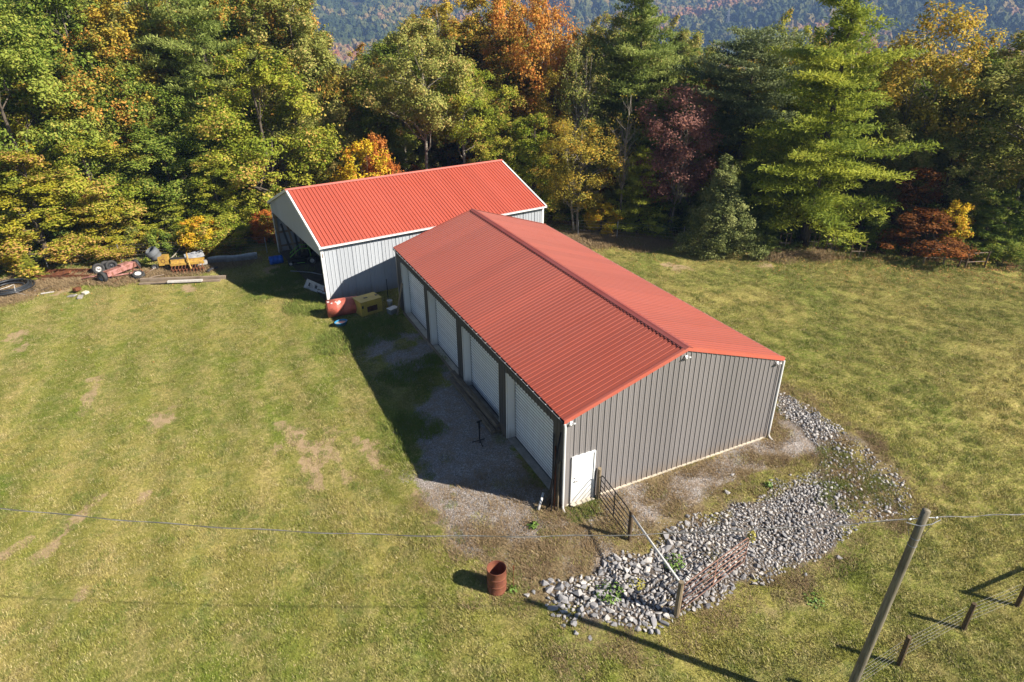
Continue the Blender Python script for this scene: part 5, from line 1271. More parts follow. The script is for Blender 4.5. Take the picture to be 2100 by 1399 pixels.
def rail_fence():
    pix = [(1893, 541), (1933, 544), (1965, 548), (1978, 551), (2018, 550)]; pts = [at(*p) for p in pix]; o = pts[0].copy()
    f = empty('rail_fence', o, 0, 'old grey rail fence in the shade under the red orange maple', 'fence')
    for i, q in enumerate(pts): post_mb(1.15, .055, i, 7).build('post', M_WOODZ if i in (0, 1) else M_POSTD, f, loc=q-o)
    for z in (.45, 1.05):
        for a, b in zip(pts[:-1], pts[1:]): MB().tube([a-o+Vector((0, 0, z)), b-o+Vector((0, 0, z+.03))], .03, 6).build('rail', M_WOODX, f)
rail_fence()

def utility_pole():
    top = Vector((3.42, -9.26, 5.93)); q = at(1722, 1465); base = Vector((q.x, q.y, gz(q.x, q.y)))
    p = empty('utility_pole', base, 0, 'leaning grey wooden utility pole in the lower right', 'utility pole'); d = top-base; n = 10
    mb = MB(); mb.tube([tuple(d*(i/n)-(Vector((0, 0, .5)) if i == 0 else Vector((0, 0, 0)))) for i in range(n+1)], [.112-.026*i/n for i in range(n+1)], 20); mb.build('shaft', M_POLE, p, True)
    u = d.normalized(); side = Vector((.93, -.36, 0)); a = d-u*.34
    MB().tube([a-side*.36+Vector((0, 0, .04)), a-side*.12-Vector((0, .10, .0)), a+side*.12-Vector((0, .10, -.03)), a+side*.42+Vector((0, 0, .05))], .010, 6).build('cross_wire', M_GALV, p)
    for s, k in ((-1, .30), (1, .30)):
        c = d-u*.22+side*(s*k); mb = MB(); mb.lathe([(0, -.035), (.02, -.03), (.024, -.012), (.015, 0), (.024, .012), (.02, .03), (0, .035)], 12, Matrix.Translation(c) @ Matrix.Rotation(R_(90), 4, 'Y')); mb.build('insulator', simple('pale_ceramic', (.6, .62, .64), .25), p, True)
        MB().tube([d-u*.2+side*(s*.08), c], .012, 5).build('eye_bolt', M_GALV, p)
    for k, z in enumerate((.75, .95)):
        mb = MB(); mb.lathe([(.094, -.012), (.100, 0), (.094, .012)], 20, Matrix.Translation(d-u*z)); mb.build('band', M_GALV, p)
    MB().tube([d-u*.2-side*.36, d-u*.5-side*.24, d-u*.8-side*.12], .006, 5).build('tie_wire', M_CABLE, p); MB().tube([d-u*.22+side*.34, d-u*.62+side*.2, d-u*.82+side*.08], .006, 5).build('tie_wire', M_CABLE, p)
    # overhead cables
    def cable(a, b, sag, ext, label):
        n = 90; mb1, P, Q = MB(), [], []
        for i in range(n+1):
            t = i/n; c = a.lerp(b, t); c.z -= sag*4*t*(1-t); P.append(c); an = i*1.15; Q.append(c+Vector((0, math.cos(an)*.02, math.sin(an)*.02)))
        o = empty('overhead_cable', a, 0, label, 'cable'); mb1.tube([q-a for q in P], .0065, 6); mb1.build('messenger_wire', M_CABLE2, o)
        MB().tube([q-a for q in Q], .0075, 6).build('twisted_wire', M_CABLE, o)
    L0 = base+d-u*.22-side*.36; R0 = base+d-u*.22+side*.36
    cable(L0, Vector((-30.2, 8.25, 9.8)), 2.3, 0, 'sagging twisted cable crossing the lawn from the utility pole to the left edge')
    cable(R0, Vector((22, -15.6, 6.4)), 0.55, 0, 'twisted cable running from the utility pole off to the right edge')
utility_pole()

# ------------------------------------------------------------------ things by the garage
def beams():
    g = 'beams stacked along the garage doors'; spec = [(-.14, 5.15, 10.1, .10, 'uppermost timber beam of the stack, lying against the garage doors', 1), (-.36, 5.0, 9.85, .0, 'outermost timber beam lying on the gravel by the garage doors', 0), (-.13, 5.0, 8.9, 0, 'short dark timber beam on the ground right at the garage sill', 0)]
    for x, y0, y1, dz, lab, up in spec:
        z = gz(x, (y0+y1)/2)+.10+(.16 if up else 0)
        mb = MB(); ln = y1-y0; mb.box((0, 0, 0), (.20, ln, .17)); o = mb.build('timber_beam', M_WOODY, None, loc=(x, (y0+y1)/2, z+.02), rot=(0, R_(3)*(1 if up else -1), R_(.9) if up else R_(-.6)))
        bv = o.modifiers.new('worn_edges', 'BEVEL'); bv.width = .012; bv.segments = 1; tag(o, lab, 'beam', g)
    o = MB().box((0, 0, 0), (.07, 4.6, .20)).build('timber_beam', M_WOODX, None, loc=(-.07, 11.9, .04), rot=(0, R_(8), 0)); tag(o, 'pale plank on edge at the foot of the third garage door', 'beam', g)
    o = MB().box((0, 0, 0), (.08, 4.0, .16)).build('timber_beam', M_WOODX, None, loc=(-.09, 16.0, .02), rot=(0, R_(6), 0)); tag(o, 'tan plank along the foot of the farthest garage door', 'beam', g)
beams()
def stand():
    p = at(984, 908); s = empty('roller_stand', p, .2, 'black metal work stand on the gravel before the second garage door', 'stand')
    MB().tube([(0, 0, 0), (0, 0, .98)], .028, 8).build('post', M_BLACK, s); MB().tube([(0, 0, .7), (0, 0, 1.0)], .04, 8).build('sleeve', M_BLACK, s)
    for a in (0.3, 2.4, 4.5): MB().tube([(0, 0, .12), (math.cos(a)*.30, math.sin(a)*.30, .015)], .02, 6).build('leg', M_BLACK, s)
    MB().box((0, 0, 1.02), (.22, .05, .05)).build('head', M_BLACK, s)
stand()
def poles_by_corner():
    rg = random.Random(4); data = [(-.62, .10, -.04, .25, 3.05, M_BLACK, 'tallest black pole leaning on the garage corner'), (-.34, .02, -.05, .55, 2.3, M_RUST, 'rusty pipe standing upright among the leaning poles'), (-.50, -.05, -.05, .70, 2.7, M_DARK, 'dark bar leaning between the black pole and the rusty pipe'), (-.28, -.10, -.05, .32, 1.7, M_WOODZ, 'thin brown stick leaning on the garage corner, nearest the downspout'), (-.42, .22, -.05, .45, 2.1, M_BLACK, 'shorter black pole leaning behind the rusty pipe'), (-.22, .15, -.05, .2, 1.9, M_WOODZ, 'grey wooden stake leaning against the end pier')]
    for i, (x, y, x1, y1, z1, m, lab) in enumerate(data):
        o = MB().tube([(0, 0, 0), ((x1-x)*.5+.02, (y1-y)*.5, (z1)*.5), (x1-x, y1-y, z1)], .026+.006*(i % 2), 7).build('leaning_pole', m, None, True, loc=(x, y, gz(x, y)-.02)); tag(o, lab, 'pole', 'poles leaning on the garage corner')
    o = MB().tube([(-.86, .22, .05), (-.66, .40, .22), (-.48, .56, .40)], .042, 12, cap=False).build('plastic_pipe', M_WHITE, None, True); solid(o, .006); tag(o, 'white plastic pipe lying at the foot of the leaning poles', 'pipe')
    mb = MB(); rg = np.random.default_rng(3)
    V, F, r_ = blades(rg, 260, .5, .02, .12, .008); o = mesh_np('dead_grass', V, F, attrs={'rnd': np.clip(r_+.5, 0, 1)}, mat=MBLADE); o.location = (-.45, .0, gz(-.45, 0)); tag(o, 'dead brown weeds round the foot of the leaning poles', 'weeds', kind='stuff')
poles_by_corner()
def yellow_box():
    a = at(743, 652); b = at(786, 638); u = Vector((b.x-a.x, b.y-a.y, 0)); rz = math.atan2(u.y, u.x); w, dp, h = 1.30, .95, .85
    p = empty('generator_cabinet', a, rz, 'mustard yellow generator cabinet by the corner between the two buildings', 'cabinet')
    o = MB().box((w/2, dp/2, h/2+.03), (w, dp, h)).build('body', M_MUST, p); bv = o.modifiers.new('edges', 'BEVEL'); bv.width = .02; bv.segments = 2
    MB().box((w/2, dp/2, h+.05), (w+.05, dp+.05, .03)).build('lid', M_MUST, p)
    v = MB(); v.box((w*.52, -.006, h*.47), (w*.48, .012, h*.38)); v.build('vent_frame', M_DARK, p)
    for k in range(6): MB().box((w*.52, -.018, h*.33+k*.055), (w*.46, .02, .02), Matrix.Rotation(R_(25), 3, 'X')).build('louvre', M_RUST, p)
    MB().box((w*.42, dp*.5, h+.075), (.22, .10, .03)).build('lid_handle', M_DARK, p); MB().box((w*.93, dp*.5, h+.072), (.14, .18, .012)).build('sticker', M_DARK, p)
    MB().box((.10, -.012, h*.72), (.10, .02, .16)).build('latch', M_DARK, p)
    for k in (0.12, w-.12): MB().box((k, dp/2, 0), (.08, dp, .08)).build('skid', M_DARK, p)
yellow_box()
def red_tank():
    a = at(676, 655); b = at(730, 644); d = Vector((b.x-a.x, b.y-a.y, 0)); ln = 1.75; rz = math.atan2(d.y, d.x); r = .50
    t = empty('red_tank', a+Vector((0, .4, 0)), rz, 'old faded red steel tank lying on its side at the shed corner', 'tank')
    m = simple('peeling_red_paint', (0.50, 0.12, 0.08), .6, 0, .3, 2.2, (0.28, 0.07, 0.045), lo=.45, hi=.6)
    M = Matrix.Translation((0, 0, r*.95)) @ Matrix.Rotation(R_(90), 4, 'Y')
    mb = MB(); mb.lathe([(r*.9, 0.0), (r, 0.02), (r, .5), (r*1.015, .52), (r, .54), (r, 1.2), (r*1.015, 1.22), (r, 1.24), (r, ln-.02), (r*.97, ln), (r*.94, ln-.02), (r*.94, .1), (0, .08)], 36, M); mb.build('shell', m, t, True)
    MB().lathe([(0, -.03), (r*.5, -.02), (r*.9, 0.0)], 36, M).build('end_cap', m, t, True)
    mb = MB(); rg = random.Random(7)     # bare primer patches where the paint is gone
    for (x0, an, s) in ((.10, 1.25, .10), (.28, 1.0, .06), (.62, .95, .13), (.72, 1.12, .09), (.5, 1.1, .05)):
        n = 11; vs = [(x0, r*1.006*math.cos(an), r*.95+r*1.006*math.sin(an))]; vs[0] = (x0, -r*1.006*math.cos(an), r*.95+r*1.006*math.sin(an))
        for k in range(n):
            q = 2*math.pi*k/n; rr = s*rg.uniform(.5, 1.3); aa = an+rr*math.sin(q)/r; vs.append((x0+rr*math.cos(q), -r*1.006*math.cos(aa), r*.95+r*1.006*math.sin(aa)))
        mb.add(vs, [(0, 1+k, 1+(k+1) % n) for k in range(n)])
    mb.build('bare_patch', simple('pale_primer', (.55, .50, .48), .8), t)
    # tub
    q = at(700, 668); b_ = empty('blue_tub', q, .3, 'small light blue plastic tub on the grass before the red tank', 'tub')
    mb = MB(); mb.lathe([(0, .02), (.22, .02), (.24, .03), (.31, .23), (.33, .24), (.33, .26), (.30, .26), (.225, .05), (0, .045)], 24); o = mb.build('bowl', M_TUB, b_, True); o.scale = (1.15, .85, 1)
    MB().lathe([(0, .20), (.28, .20)], 24).build('rainwater', simple('murky_water', (.30, .32, .30), .1), b_).scale = (1.15, .85, 1)
red_tank()
def corner_clutter():
    g = empty('white_bucket', at(800, 628), 0, 'white bucket in the corner between shed and garage', 'bucket'); MB().lathe([(0, .01), (.13, .01), (.155, .36), (.165, .37), (.15, .38), (.12, .03), (0, .03)], 18).build('pail', M_WHITE, g, True); MB().tube([(-.16, 0, .35), (-.1, .1, .46), (.1, .1, .46), (.16, 0, .35)], .006, 5).build('handle', M_GALV, g)
    g = empty('grey_bin', at(806, 642), .4, 'low grey bin in the corner in front of the white bucket', 'bin'); MB().box((0, 0, .16), (.55, .36, .30)).build('bin_body', M_GALV, g); MB().box((0, 0, .32), (.58, .39, .03)).build('lid', M_WHITE, g)
    q = at(812, 636); o = MB().box((0, 0, 0), (.04, .2, 2.0)).build('leaning_plank', M_WOODZ, None, loc=(-.28, 18.0, .9), rot=(0, R_(14), 0)); tag(o, 'grey plank leaning on the far pier of the garage', 'plank')
    o = MB().tube([(0, 0, 0), (.02, 0, 1.6)], .02, 6).build('iron_bar', M_BLACK, None, loc=at(797, 625)); tag(o, 'thin black iron bar standing upright against the shed wall', 'bar')
corner_clutter()

# ------------------------------------------------------------------ in and before the shed
def wheel(parent, r, w, M, rim=M_RIM, name='wheel', rimr=.55):
    e = bpy.data.objects.new(name, None); COL.objects.link(e); e.parent = parent; e.matrix_local = M; e.empty_display_size = .1
    MB().lathe([(r*rimr, -w/2), (r*.9, -w/2), (r*.98, -w*.38), (r, -w*.1), (r, w*.1), (r*.98, w*.38), (r*.9, w/2), (r*rimr, w/2), (r*rimr, -w/2)], 28).build('tyre', M_RUBBER, e, True)
    MB().lathe([(r*rimr, w*.44), (r*rimr*.92, w*.25), (r*.25, w*.12), (r*.2, w*.3), (0, w*.32)], 24).build('rim', rim, e, True)
    mb = MB(); mb.lathe([(0, -w*.3), (r*rimr*.92, -w*.3), (r*rimr, -w*.44)], 24); mb.build('rim_back', rim, e, True)
    return e
RX90 = Matrix.Rotation(R_(90), 4, 'X')
def barrel_blue():
    q = at(567, 541); b = empty('blue_barrel', q, .05, 'bright blue plastic barrel lying on its side at the open end of the shed', 'barrel')
    M = Matrix.Translation((-.42, 0, .29)) @ Matrix.Rotation(R_(90), 4, 'Y')
    MB().lathe([(0, 0), (.25, 0), (.285, .03), (.29, .28), (.275, .30), (.29, .33), (.29, .56), (.275, .58), (.29, .61), (.285, .85), (.25, .88), (0, .88)], 30, M).build('drum', M_BLUE, b, True)
    for s in (-1, 1): MB().lathe([(0, .02), (.035, .02), (.035, 0)], 10, Matrix.Translation((-.43, s*.13, .29)) @ Matrix.Rotation(R_(-90), 4, 'Y')).build('bung', M_BLACK, b)
barrel_blue()
def mower():
    q = at(621, 539); m = empty('riding_mower', q, R_(-8), 'black riding mower with lime green roll bar and white hubs in the shed mouth', 'mower')
    RL = .86
    wheel(m, .17, .14, Matrix.Translation((-.78, -.42, .17)) @ RX90, M_WHITE, rimr=.6); wheel(m, .17, .14, Matrix.Translation((-.78, .42, .17)) @ RX90, M_WHITE, rimr=.6)
    wheel(m, .28, .24, Matrix.Translation((.62, -.46, .28)) @ RX90, M_WHITE); wheel(m, .28, .24, Matrix.Translation((.62, .46, .28)) @ RX90, M_WHITE)
    o = MB(); o.add([(-.95, -.28, .22), (.9, -.30, .25), (.9, .30, .25), (-.95, .28, .22), (-.95, -.24, .34), (-.35, -.28, .42), (.9, -.30, .55), (.9, .30, .55), (-.35, .28, .42), (-.95, .24, .34)], [(0, 3, 2, 1), (0, 1, 6, 5, 4), (2, 3, 9, 8, 7), (1, 2, 7, 6), (3, 0, 4, 9), (4, 5, 8, 9), (5, 6, 7, 8)]); o.build('chassis', M_BLACK, m)
    MB().box((-.1, 0, .22), (.8, 1.28, .14)).build('cutting_deck', M_BLACK, m)
    MB().box((-.1, -.645, .25), (.5, .01, .03)).build('side_stripe', M_GREENP, m)
    MB().box((.22, 0, .60), (.48, .5, .14)).build('seat', M_BLACK, m); MB().box((.47, 0, .85), (.12, .5, .48), Matrix.Rotation(R_(-12), 3, 'Y')).build('backrest', M_BLACK, m)
    MB().box((.78, 0, .55), (.42, .5, .3)).build('engine', M_DARK, m)
    for s in (-1, 1):
        MB().tube([(-.75, s*.40, .62), (-.30, s*.42, .98), (-.02, s*.42, 1.16), (.45, s*.42, 1.14), (.58, s*.42, .98), (.60, s*.42, .5)], .026, 8).build('roll_bar', M_GREENP if s == -1 else M_GREENP, m, True)
        MB().tube([(.0, s*.30, .5), (-.12, s*.3, .8), (-.14, s*.12, .86)], .014, 6).build('control_lever', M_BLACK, m)
        MB().box((.35, s*.33, .66), (.5, .12, .05)).build('fender', M_BLACK, m)
    MB().tube([(.5, -.42, 1.12), (.5, .42, 1.12)], .026, 8).build('cross_bar', M_GREENP, m)
mower()
def shed_clutter():
    def sw(u, v, z=0.0): x, y = shed_w(u, v); return (x, y, SO.z+.09+z)
    r = empty('shelf_rack', sw(3.0, 10.2), SA, 'dark metal shelf rack against the back wall inside the shed', 'rack')
    for z in (.5, 1.0, 1.5, 1.95): MB().box((0, 0, z), (2.6, .6, .06)).build('shelf', M_DARK, r)
    for sx in (-1, 1):
        for sy in (-1, 1): MB().box((sx*1.28, sy*.28, 1.0), (.06, .06, 2.0)).build('leg', M_DARK, r)
    labs = ['leftmost board leaning inside the shed by the far corner post', 'second board leaning inside the shed', 'third board leaning inside the shed', 'dark board leaning nearest the shelf rack', 'short board leaning between the shelf rack and the corner post']
    for i, lab in enumerate(labs):
        x, y, z = sw(.5+i*.28, 9.8-i*.1); o = MB().box((0, 0, 0), (.14, .04, 2.5-.25*(i == 4)*3)).build('leaning_board', M_WOODZ if i % 2 else M_DARK, None, loc=(x, y, z+1.12), rot=(R_(-16), R_(4*i-8), SA)); tag(o, lab, 'board', 'boards leaning inside the shed')
    # pale sheet and scrap by the near corner
    a = at(622, 590); o = MB(); o.add([(0, 0, 0), (2.1, 0, 0), (2.25, .1, .05), (2.1, .28, .52), (0.15, .28, .55), (0, .1, .1)], [(0, 1, 3, 4), (1, 2, 3), (0, 4, 5)]); q = empty('scrap_sheet', a, R_(-66), 'bent pale metal panel leaning in the grass before the shed mouth', 'metal panel')
    ob = o.build('panel', M_GALV, q); solid(ob, .02); MB().box((.5, .16, .30), (.16, .03, .22), Matrix.Rotation(R_(-28), 3, 'X')).build('cut_out', M_DARK, q); MB().box((1.2, .16, .30), (.2, .03, .2), Matrix.Rotation(R_(-28), 3, 'X')).build('cut_out', M_DARK, q)
    o = MB().tube([(0, 0, .25), (1.2, -.6, .15), (1.9, -1.4, .10)], .05, 6, flat=.5).build('bent_rail', M_GALV, None, loc=at(597, 563)); tag(o, 'grey bent rail lying on the shaded grass before the shed', 'rail')
    q = empty('pallet', sw(.9, 2.2), SA+.3, 'dark wooden pallet on the floor just inside the near side of the shed', 'pallet')
    for k in range(6): MB().box((-.5+k*.2, 0, .14), (.12, 1.1, .025)).build('slat', M_WOODY, q)
    for k in (-.5, 0, .5): MB().box((0, k, .07), (1.15, .09, .10)).build('runner', M_WOODY, q)
    q = empty('red_cart', sw(.75, 1.1), SA+.2, 'dull red cart standing behind the near corner post of the shed', 'cart')
    MB().box((0, 0, .55), (.9, .6, .3)).build('tray', simple('dull_red', (.22, .05, .04), .6), q); wheel(q, .2, .08, Matrix.Translation((0, -.34, .2)) @ RX90); wheel(q, .2, .08, Matrix.Translation((0, .34, .2)) @ RX90); MB().tube([(.4, 0, .6), (1.0, 0, .95)], .02, 6).build('handle', M_RUST, q)
    q = empty('tractor', sw(5.2, 5.4), SA, 'dark old tractor standing in the depth of the shed', 'tractor')
    wheel(q, .62, .34, Matrix.Translation((.9, -.7, .62)) @ RX90); wheel(q, .62, .34, Matrix.Translation((.9, .7, .62)) @ RX90); wheel(q, .34, .2, Matrix.Translation((-1.0, -.5, .34)) @ RX90); wheel(q, .34, .2, Matrix.Translation((-1.0, .5, .34)) @ RX90)
    MB().box((-.4, 0, .95), (1.7, .5, .5)).build('hood', M_DARK, q); MB().box((.85, 0, .9), (.7, .8, .3)).build('body', M_DARK, q); MB().box((.9, 0, 1.2), (.4, .45, .12)).build('seat', M_BLACK, q); MB().lathe([(.17, -.01), (.19, 0), (.17, .01), (.16, 0), (.17, -.01)], 16, Matrix.Translation((.35, 0, 1.35)) @ Matrix.Rotation(R_(-35), 4, 'Y')).build('steering_wheel', M_BLACK, q)
shed_clutter()

# ------------------------------------------------------------------ scrap along the left fence
def torus(mb, R1, r1, M=None, n=28, k=8, a0=0, a1=2*math.pi, squash=1.0):
    pts = [(R1*math.cos(a0+(a1-a0)*i/n), R1*math.sin(a0+(a1-a0)*i/n)*squash, 0) for i in range(n+1)]
    if M is not None: pts = [tuple(M @ Vector(p)) for p in pts]
    return mb.tube(pts, r1, k, cap=False)
def scrap():
    # black hose coil with white rope
    c = at(22, 596); h = empty('hose_coil', c, .1, 'flat coil of black plastic hose with white rope at the left edge', 'hose coil'); rg = random.Random(5); mb = MB()
    for i in range(9): torus(mb, 1.35-.13*(i % 5)+rg.uniform(-.03, .03), .055, Matrix.Translation((rg.uniform(-.08, .08), rg.uniform(-.06, .06), .06+.075*(i//2))) @ Matrix.Rotation(rg.uniform(-.05, .05), 4, 'X'), 40, 7)
    mb.build('hose', simple('black_hose_plastic', (.03, .034, .04), .45, 0, .3, 5), h, True)
    MB().lathe([(0, .03), (1.2, .05)], 24).build('sheet', M_BLACK, h)
    o = MB().tube([(-.5, -.9, .42), (.1, -.6, .46), (.35, -.3, .47), (.45, -.8, .44), (.5, -1.25, .25), (1.2, -1.6, .05), (1.9, -1.7, .03)], .016, 6).build('rope', M_WHITE, None, True, loc=c); tag(o, 'loose white rope lying over the black hose coil', 'rope')
    # rusty frame
    a = at(80, 574); f = empty('scrap_metal', a, R_(-25), 'long low rusty iron frame overgrown with brown weeds, left of the faded axle', 'scrap frame')
    for s in (0, 1): MB().box((1.6, s*1.1, .24), (3.4, .07, .16)).build('side_rail', M_RUST, f)
    for k in range(6): MB().box((.1+k*.62, .55, .20), (.07, 1.1, .07)).build('cross_member', M_RUST, f)
    for k in range(14):
        x, y = rg.uniform(.2, 3.2), rg.uniform(-.3, 1.0); an = rg.uniform(-.6, .6); MB().tube([(x-.5*math.cos(an), y-.5*math.sin(an), rg.uniform(.05, .3)), (x+.5*math.cos(an), y+.5*math.sin(an), rg.uniform(.1, .42))], rg.uniform(.015, .035), 5).build('scrap_bar', M_RUST, f)
    # debris blocks
    labs = ['broken brown brick topmost of the little rubble heap', 'flat grey slab at the left of the rubble heap', 'pale concrete chunk at the front of the rubble heap', 'tan block at the right of the rubble heap']
    for (px, py, sz, m, lab, dz) in ((160, 600, (.42, .30, .22), M_RUST, labs[0], .12), (148, 608, (.55, .35, .08), M_CONC, labs[1], 0), (165, 611, (.5, .28, .12), M_CONC, labs[2], 0), (176, 603, (.35, .3, .16), M_CREAM, labs[3], 0)):
        q = at(px, py); o = MB().box((0, 0, 0), sz, None).build('rubble_block', m, None, loc=q+Vector((0, 0, sz[2]/2+dz)), rot=(rg.uniform(-.15, .15), rg.uniform(-.15, .15), rg.uniform(0, 3))); bv = o.modifiers.new('chips', 'BEVEL'); bv.width = .03; tag(o, lab, 'block', 'rubble heap on the lawn')
    for (px, py, ln, an, m, lab) in ((105, 590, 1.3, .9, M_DARK, 'dark rod lying in front of the rusty frame'), (62, 570, .9, .2, M_WOODX, 'pale broken board between the hose coil and the rusty frame'), (98, 602, .7, .3, M_WHITE, 'small crumpled white sheet on the grass'), (75, 596, .5, 1.4, M_WOODX, 'short pale stick standing by the hose coil')):
        q = at(px, py); o = MB().box((0, 0, 0), (ln, .12 if m is not M_DARK else .05, .04)).build('debris', m, None, loc=q+Vector((0, 0, .06)), rot=(0, .1, an)); tag(o, lab, 'debris')
    for (px, py, ln, w_, z_, an, m, lab) in ((185, 578, 1.5, .06, .1, .3, M_RUST, 'rusty bar between the iron frame and the faded axle'), (128, 569, 1.1, .5, .25, -.2, M_RUST, 'curled rusty tin sheet on the iron frame'), (303, 563, 1.4, .05, .12, 1.0, M_RUST, 'thin rusty bar right of the white rimmed wheel'),
            (322, 570, .9, .16, .05, .1, M_WOODX, 'short brown board in front of the yellow mixer'), (372, 571, 1.2, .05, .05, -.1, M_RUST, 'rusty rod on the grass in front of the tiller'), (436, 556, .8, .3, .1, .5, M_DARK, 'dark lump of scrap at the right end of the tiller'), (245, 577, 1.1, .05, .1, .7, M_RUST, 'rusty brace lying in front of the faded beam'), (48, 560, 1.4, .08, .12, .1, M_WOODX, 'grey stick behind the hose coil')):
        q = at(px, py); o = MB().tube([(-ln/2, 0, 0), (-ln*.1, w_*.3, z_*.6), (ln/2, 0, z_)], [w_/2, w_/2*.9, w_/2*.7], 6, flat=.5).build('scrap_piece', m, None, loc=q+Vector((0, 0, .08)), rot=(0, 0, an)); tag(o, lab, 'scrap')
    # faded axle beam with wheels
    a = at(217, 578); b = at(262, 560); d = Vector((b.x-a.x, b.y-a.y, 0)); ln = d.length+.5; rz = math.atan2(d.y, d.x)
    t = empty('axle_frame', a, rz, 'sun faded red box beam axle with a tyre at each end', 'axle')
    o = MB().box((ln/2+.1, 0, .46), (ln, .46, .34)).build('beam', M_PINK, t); bv = o.modifiers.new('edges', 'BEVEL'); bv.width = .02
    MB().box((ln*.72, 0, .66), (.7, .40, .12)).build('mount_plate', M_PINK, t)
    MB().tube([(ln*.15, -.25, .3), (1.4, -.9, .25), (1.9, -1.2, .15)], .05, 6).build('drawbar', M_PINK, t); MB().tube([(ln*.8, -.25, .3), (1.9, -1.2, .15)], .05, 6).build('drawbar', M_PINK, t)
    MB().tube([(.2, .25, .3), (-.3, 1.0, .3), (-.5, 1.5, .15)], .04, 6).build('arm', M_PINK, t); MB().tube([(.6, .3, .3), (-.45, 1.5, .2)], .04, 6).build('arm', M_PINK, t)
    wheel(t, .36, .24, Matrix.Translation((-.12, 0, .36)) @ Matrix.Rotation(R_(-90), 4, 'Y')); wheel(t, .36, .24, Matrix.Translation((ln+.25, 0, .36)) @ Matrix.Rotation(R_(90), 4, 'Y'))
    for (px, py, tilt, z, lab) in ((205, 562, 75, .36, 'loose tyre standing left behind the faded axle'), (220, 557, 82, .36, 'middle loose tyre standing behind the faded axle'), (231, 555, 80, .34, 'loose tyre nearest the faded axle beam')):
        q = at(px, py); w = empty('loose_tyre', q, .4, lab, 'tyre', 'loose tyres behind the axle'); wheel(w, .38, .24, Matrix.Translation((0, 0, z)) @ Matrix.Rotation(R_(tilt), 4, 'X'), M_DARK if px > 210 else M_RIM)
    q = at(286, 570); w = empty('wheel_assembly', q, .2, 'white rimmed wheel lying tilted right of the faded axle, with a rusty fork above', 'wheel'); wheel(w, .38, .22, Matrix.Translation((0, 0, .22)) @ Matrix.Rotation(R_(18), 4, 'X'), M_WHITE); MB().tube([(-.3, .1, .35), (-.05, .3, .95), (.05, .3, .95), (.3, .1, .35)], .03, 6).build('fork', M_RUST, w)
    # planks
    def plank(p0, p1, w, th, dz, m, lab):
        a, b = at(*p0), at(*p1); d = b-a; o = MB().box((0, 0, 0), (math.hypot(d.x, d.y), w, th)).build('plank', m, None, loc=(a+b)/2+Vector((0, 0, dz+th/2+.02)), rot=(0, -math.atan2(d.z, math.hypot(d.x, d.y)), math.atan2(d.y, d.x))); tag(o, lab, 'plank', 'planks on the lawn in front of the scrap')
    plank((289, 578), (464, 572), .22, .20, .0, M_WOODX, 'longest brown beam at the back of the plank row on the lawn'); plank((287, 584), (452, 577), .20, .10, 0, M_WOODX, 'middle grey beam of the plank row on the lawn'); plank((345, 583), (416, 580), .24, .10, .10, M_WHITE, 'white painted board lying on the plank row'); plank((310, 584), (350, 583), .08, .05, 0, M_BLACK, 'short black bar left of the white board')
    # yellow pump
    q = at(336, 551); p = empty('yellow_mixer', q, -.2, 'yellow boxed engine with a ribbed grey drum tilted on top', 'mixer'); MB().box((.15, -.05, .62), (.62, .5, .62)).build('engine_box', M_YEL, p)
    mb = MB(); mb.lathe([(0, 0), (.30, 0), (.38, .15), (.40, .20), (.38, .25), (.42, .42), (.44, .46), (.42, .5), (.40, .68), (.30, .78), (.28, .76), (.36, .64), (.36, .2), (0, .1)], 26, Matrix.Translation((-.22, .1, .72)) @ Matrix.Rotation(R_(-24), 4, 'Y') @ Matrix.Rotation(R_(14), 4, 'X')); mb.build('drum', simple('grey_drum', (.13, .14, .15), .7, 0, .3), p, True)
    for sx in (-.3, .4):
        for sy in (-.28, .22): MB().tube([(sx, sy, 0), (sx, sy, .4)], .03, 6).build('leg', M_DARK, p)
    wheel(p, .22, .10, Matrix.Translation((-.45, -.25, .22)) @ RX90); MB().tube([(-.4, -.3, .2), (-.9, -.7, .05)], .03, 6).build('tongue', M_WOODX, p)
    MB().lathe([(0.10, -.01), (.14, -.012), (.14, .0), (.10, 0)], 20, Matrix.Translation((.15, -.305, .62)) @ RX90).build('pulley', M_RUST, p)
    # tiller / rake implement
    a = at(352, 563); b = at(421, 557); d = b-a; rz = math.atan2(d.y, d.x); ln = math.hypot(d.x, d.y); t = empty('tiller', a, rz, 'yellow farm tiller with a row of rusty tines behind the plank row', 'tiller')
    for (y, z) in ((0, .55), (.28, .72)): MB().box((ln/2, y+.3, z), (ln, .13, .13)).build('toolbar', M_YEL, t)
    MB().box((ln/2, .42, .66), (ln*.96, .26, .03), Matrix.Rotation(R_(30), 3, 'X')).build('hood', M_YEL, t)
    MB().tube([(ln*.62, -.1, .3), (ln*.55, .2, .75), (ln*.5, .7, 1.15)], .05, 6).build('hitch_arm', M_YEL, t)
    for k in range(10):
        x = .1+k*(ln-.2)/9; MB().tube([(x, .3, .5), (x-.05, .1, .35), (x+.06, -.05, .15), (x-.04, -.15, .02)], .032, 6).build('tine', M_RUST, t)
    MB().tube([(0, .1, .22), (ln, .1, .22)], .05, 8).build('rotor', M_RUST, t)
    q = at(376, 548); o = MB(); o.lathe([(0, .42), (.25, .40), (.5, .28), (.62, .1), (.6, .06)], 18); ob = o.build('mower_deck', M_DARK, None, True, loc=q+Vector((0, .1, .35)), rot=(.1, .25, 0)); ob.scale = (1.35, .7, .7); tag(ob, 'rounded dark metal hood resting on the left of the tiller', 'hood')
    q = at(404, 541); o = MB().box((0, 0, .5), (1.2, .5, .06), Matrix.Rotation(R_(50), 3, 'X')).build('metal_sheet', M_GALV, None, loc=q+Vector((0, .2, .05)), rot=(0, -.1, .1)); tag(o, 'weathered grey panel propped up behind the tiller', 'panel')
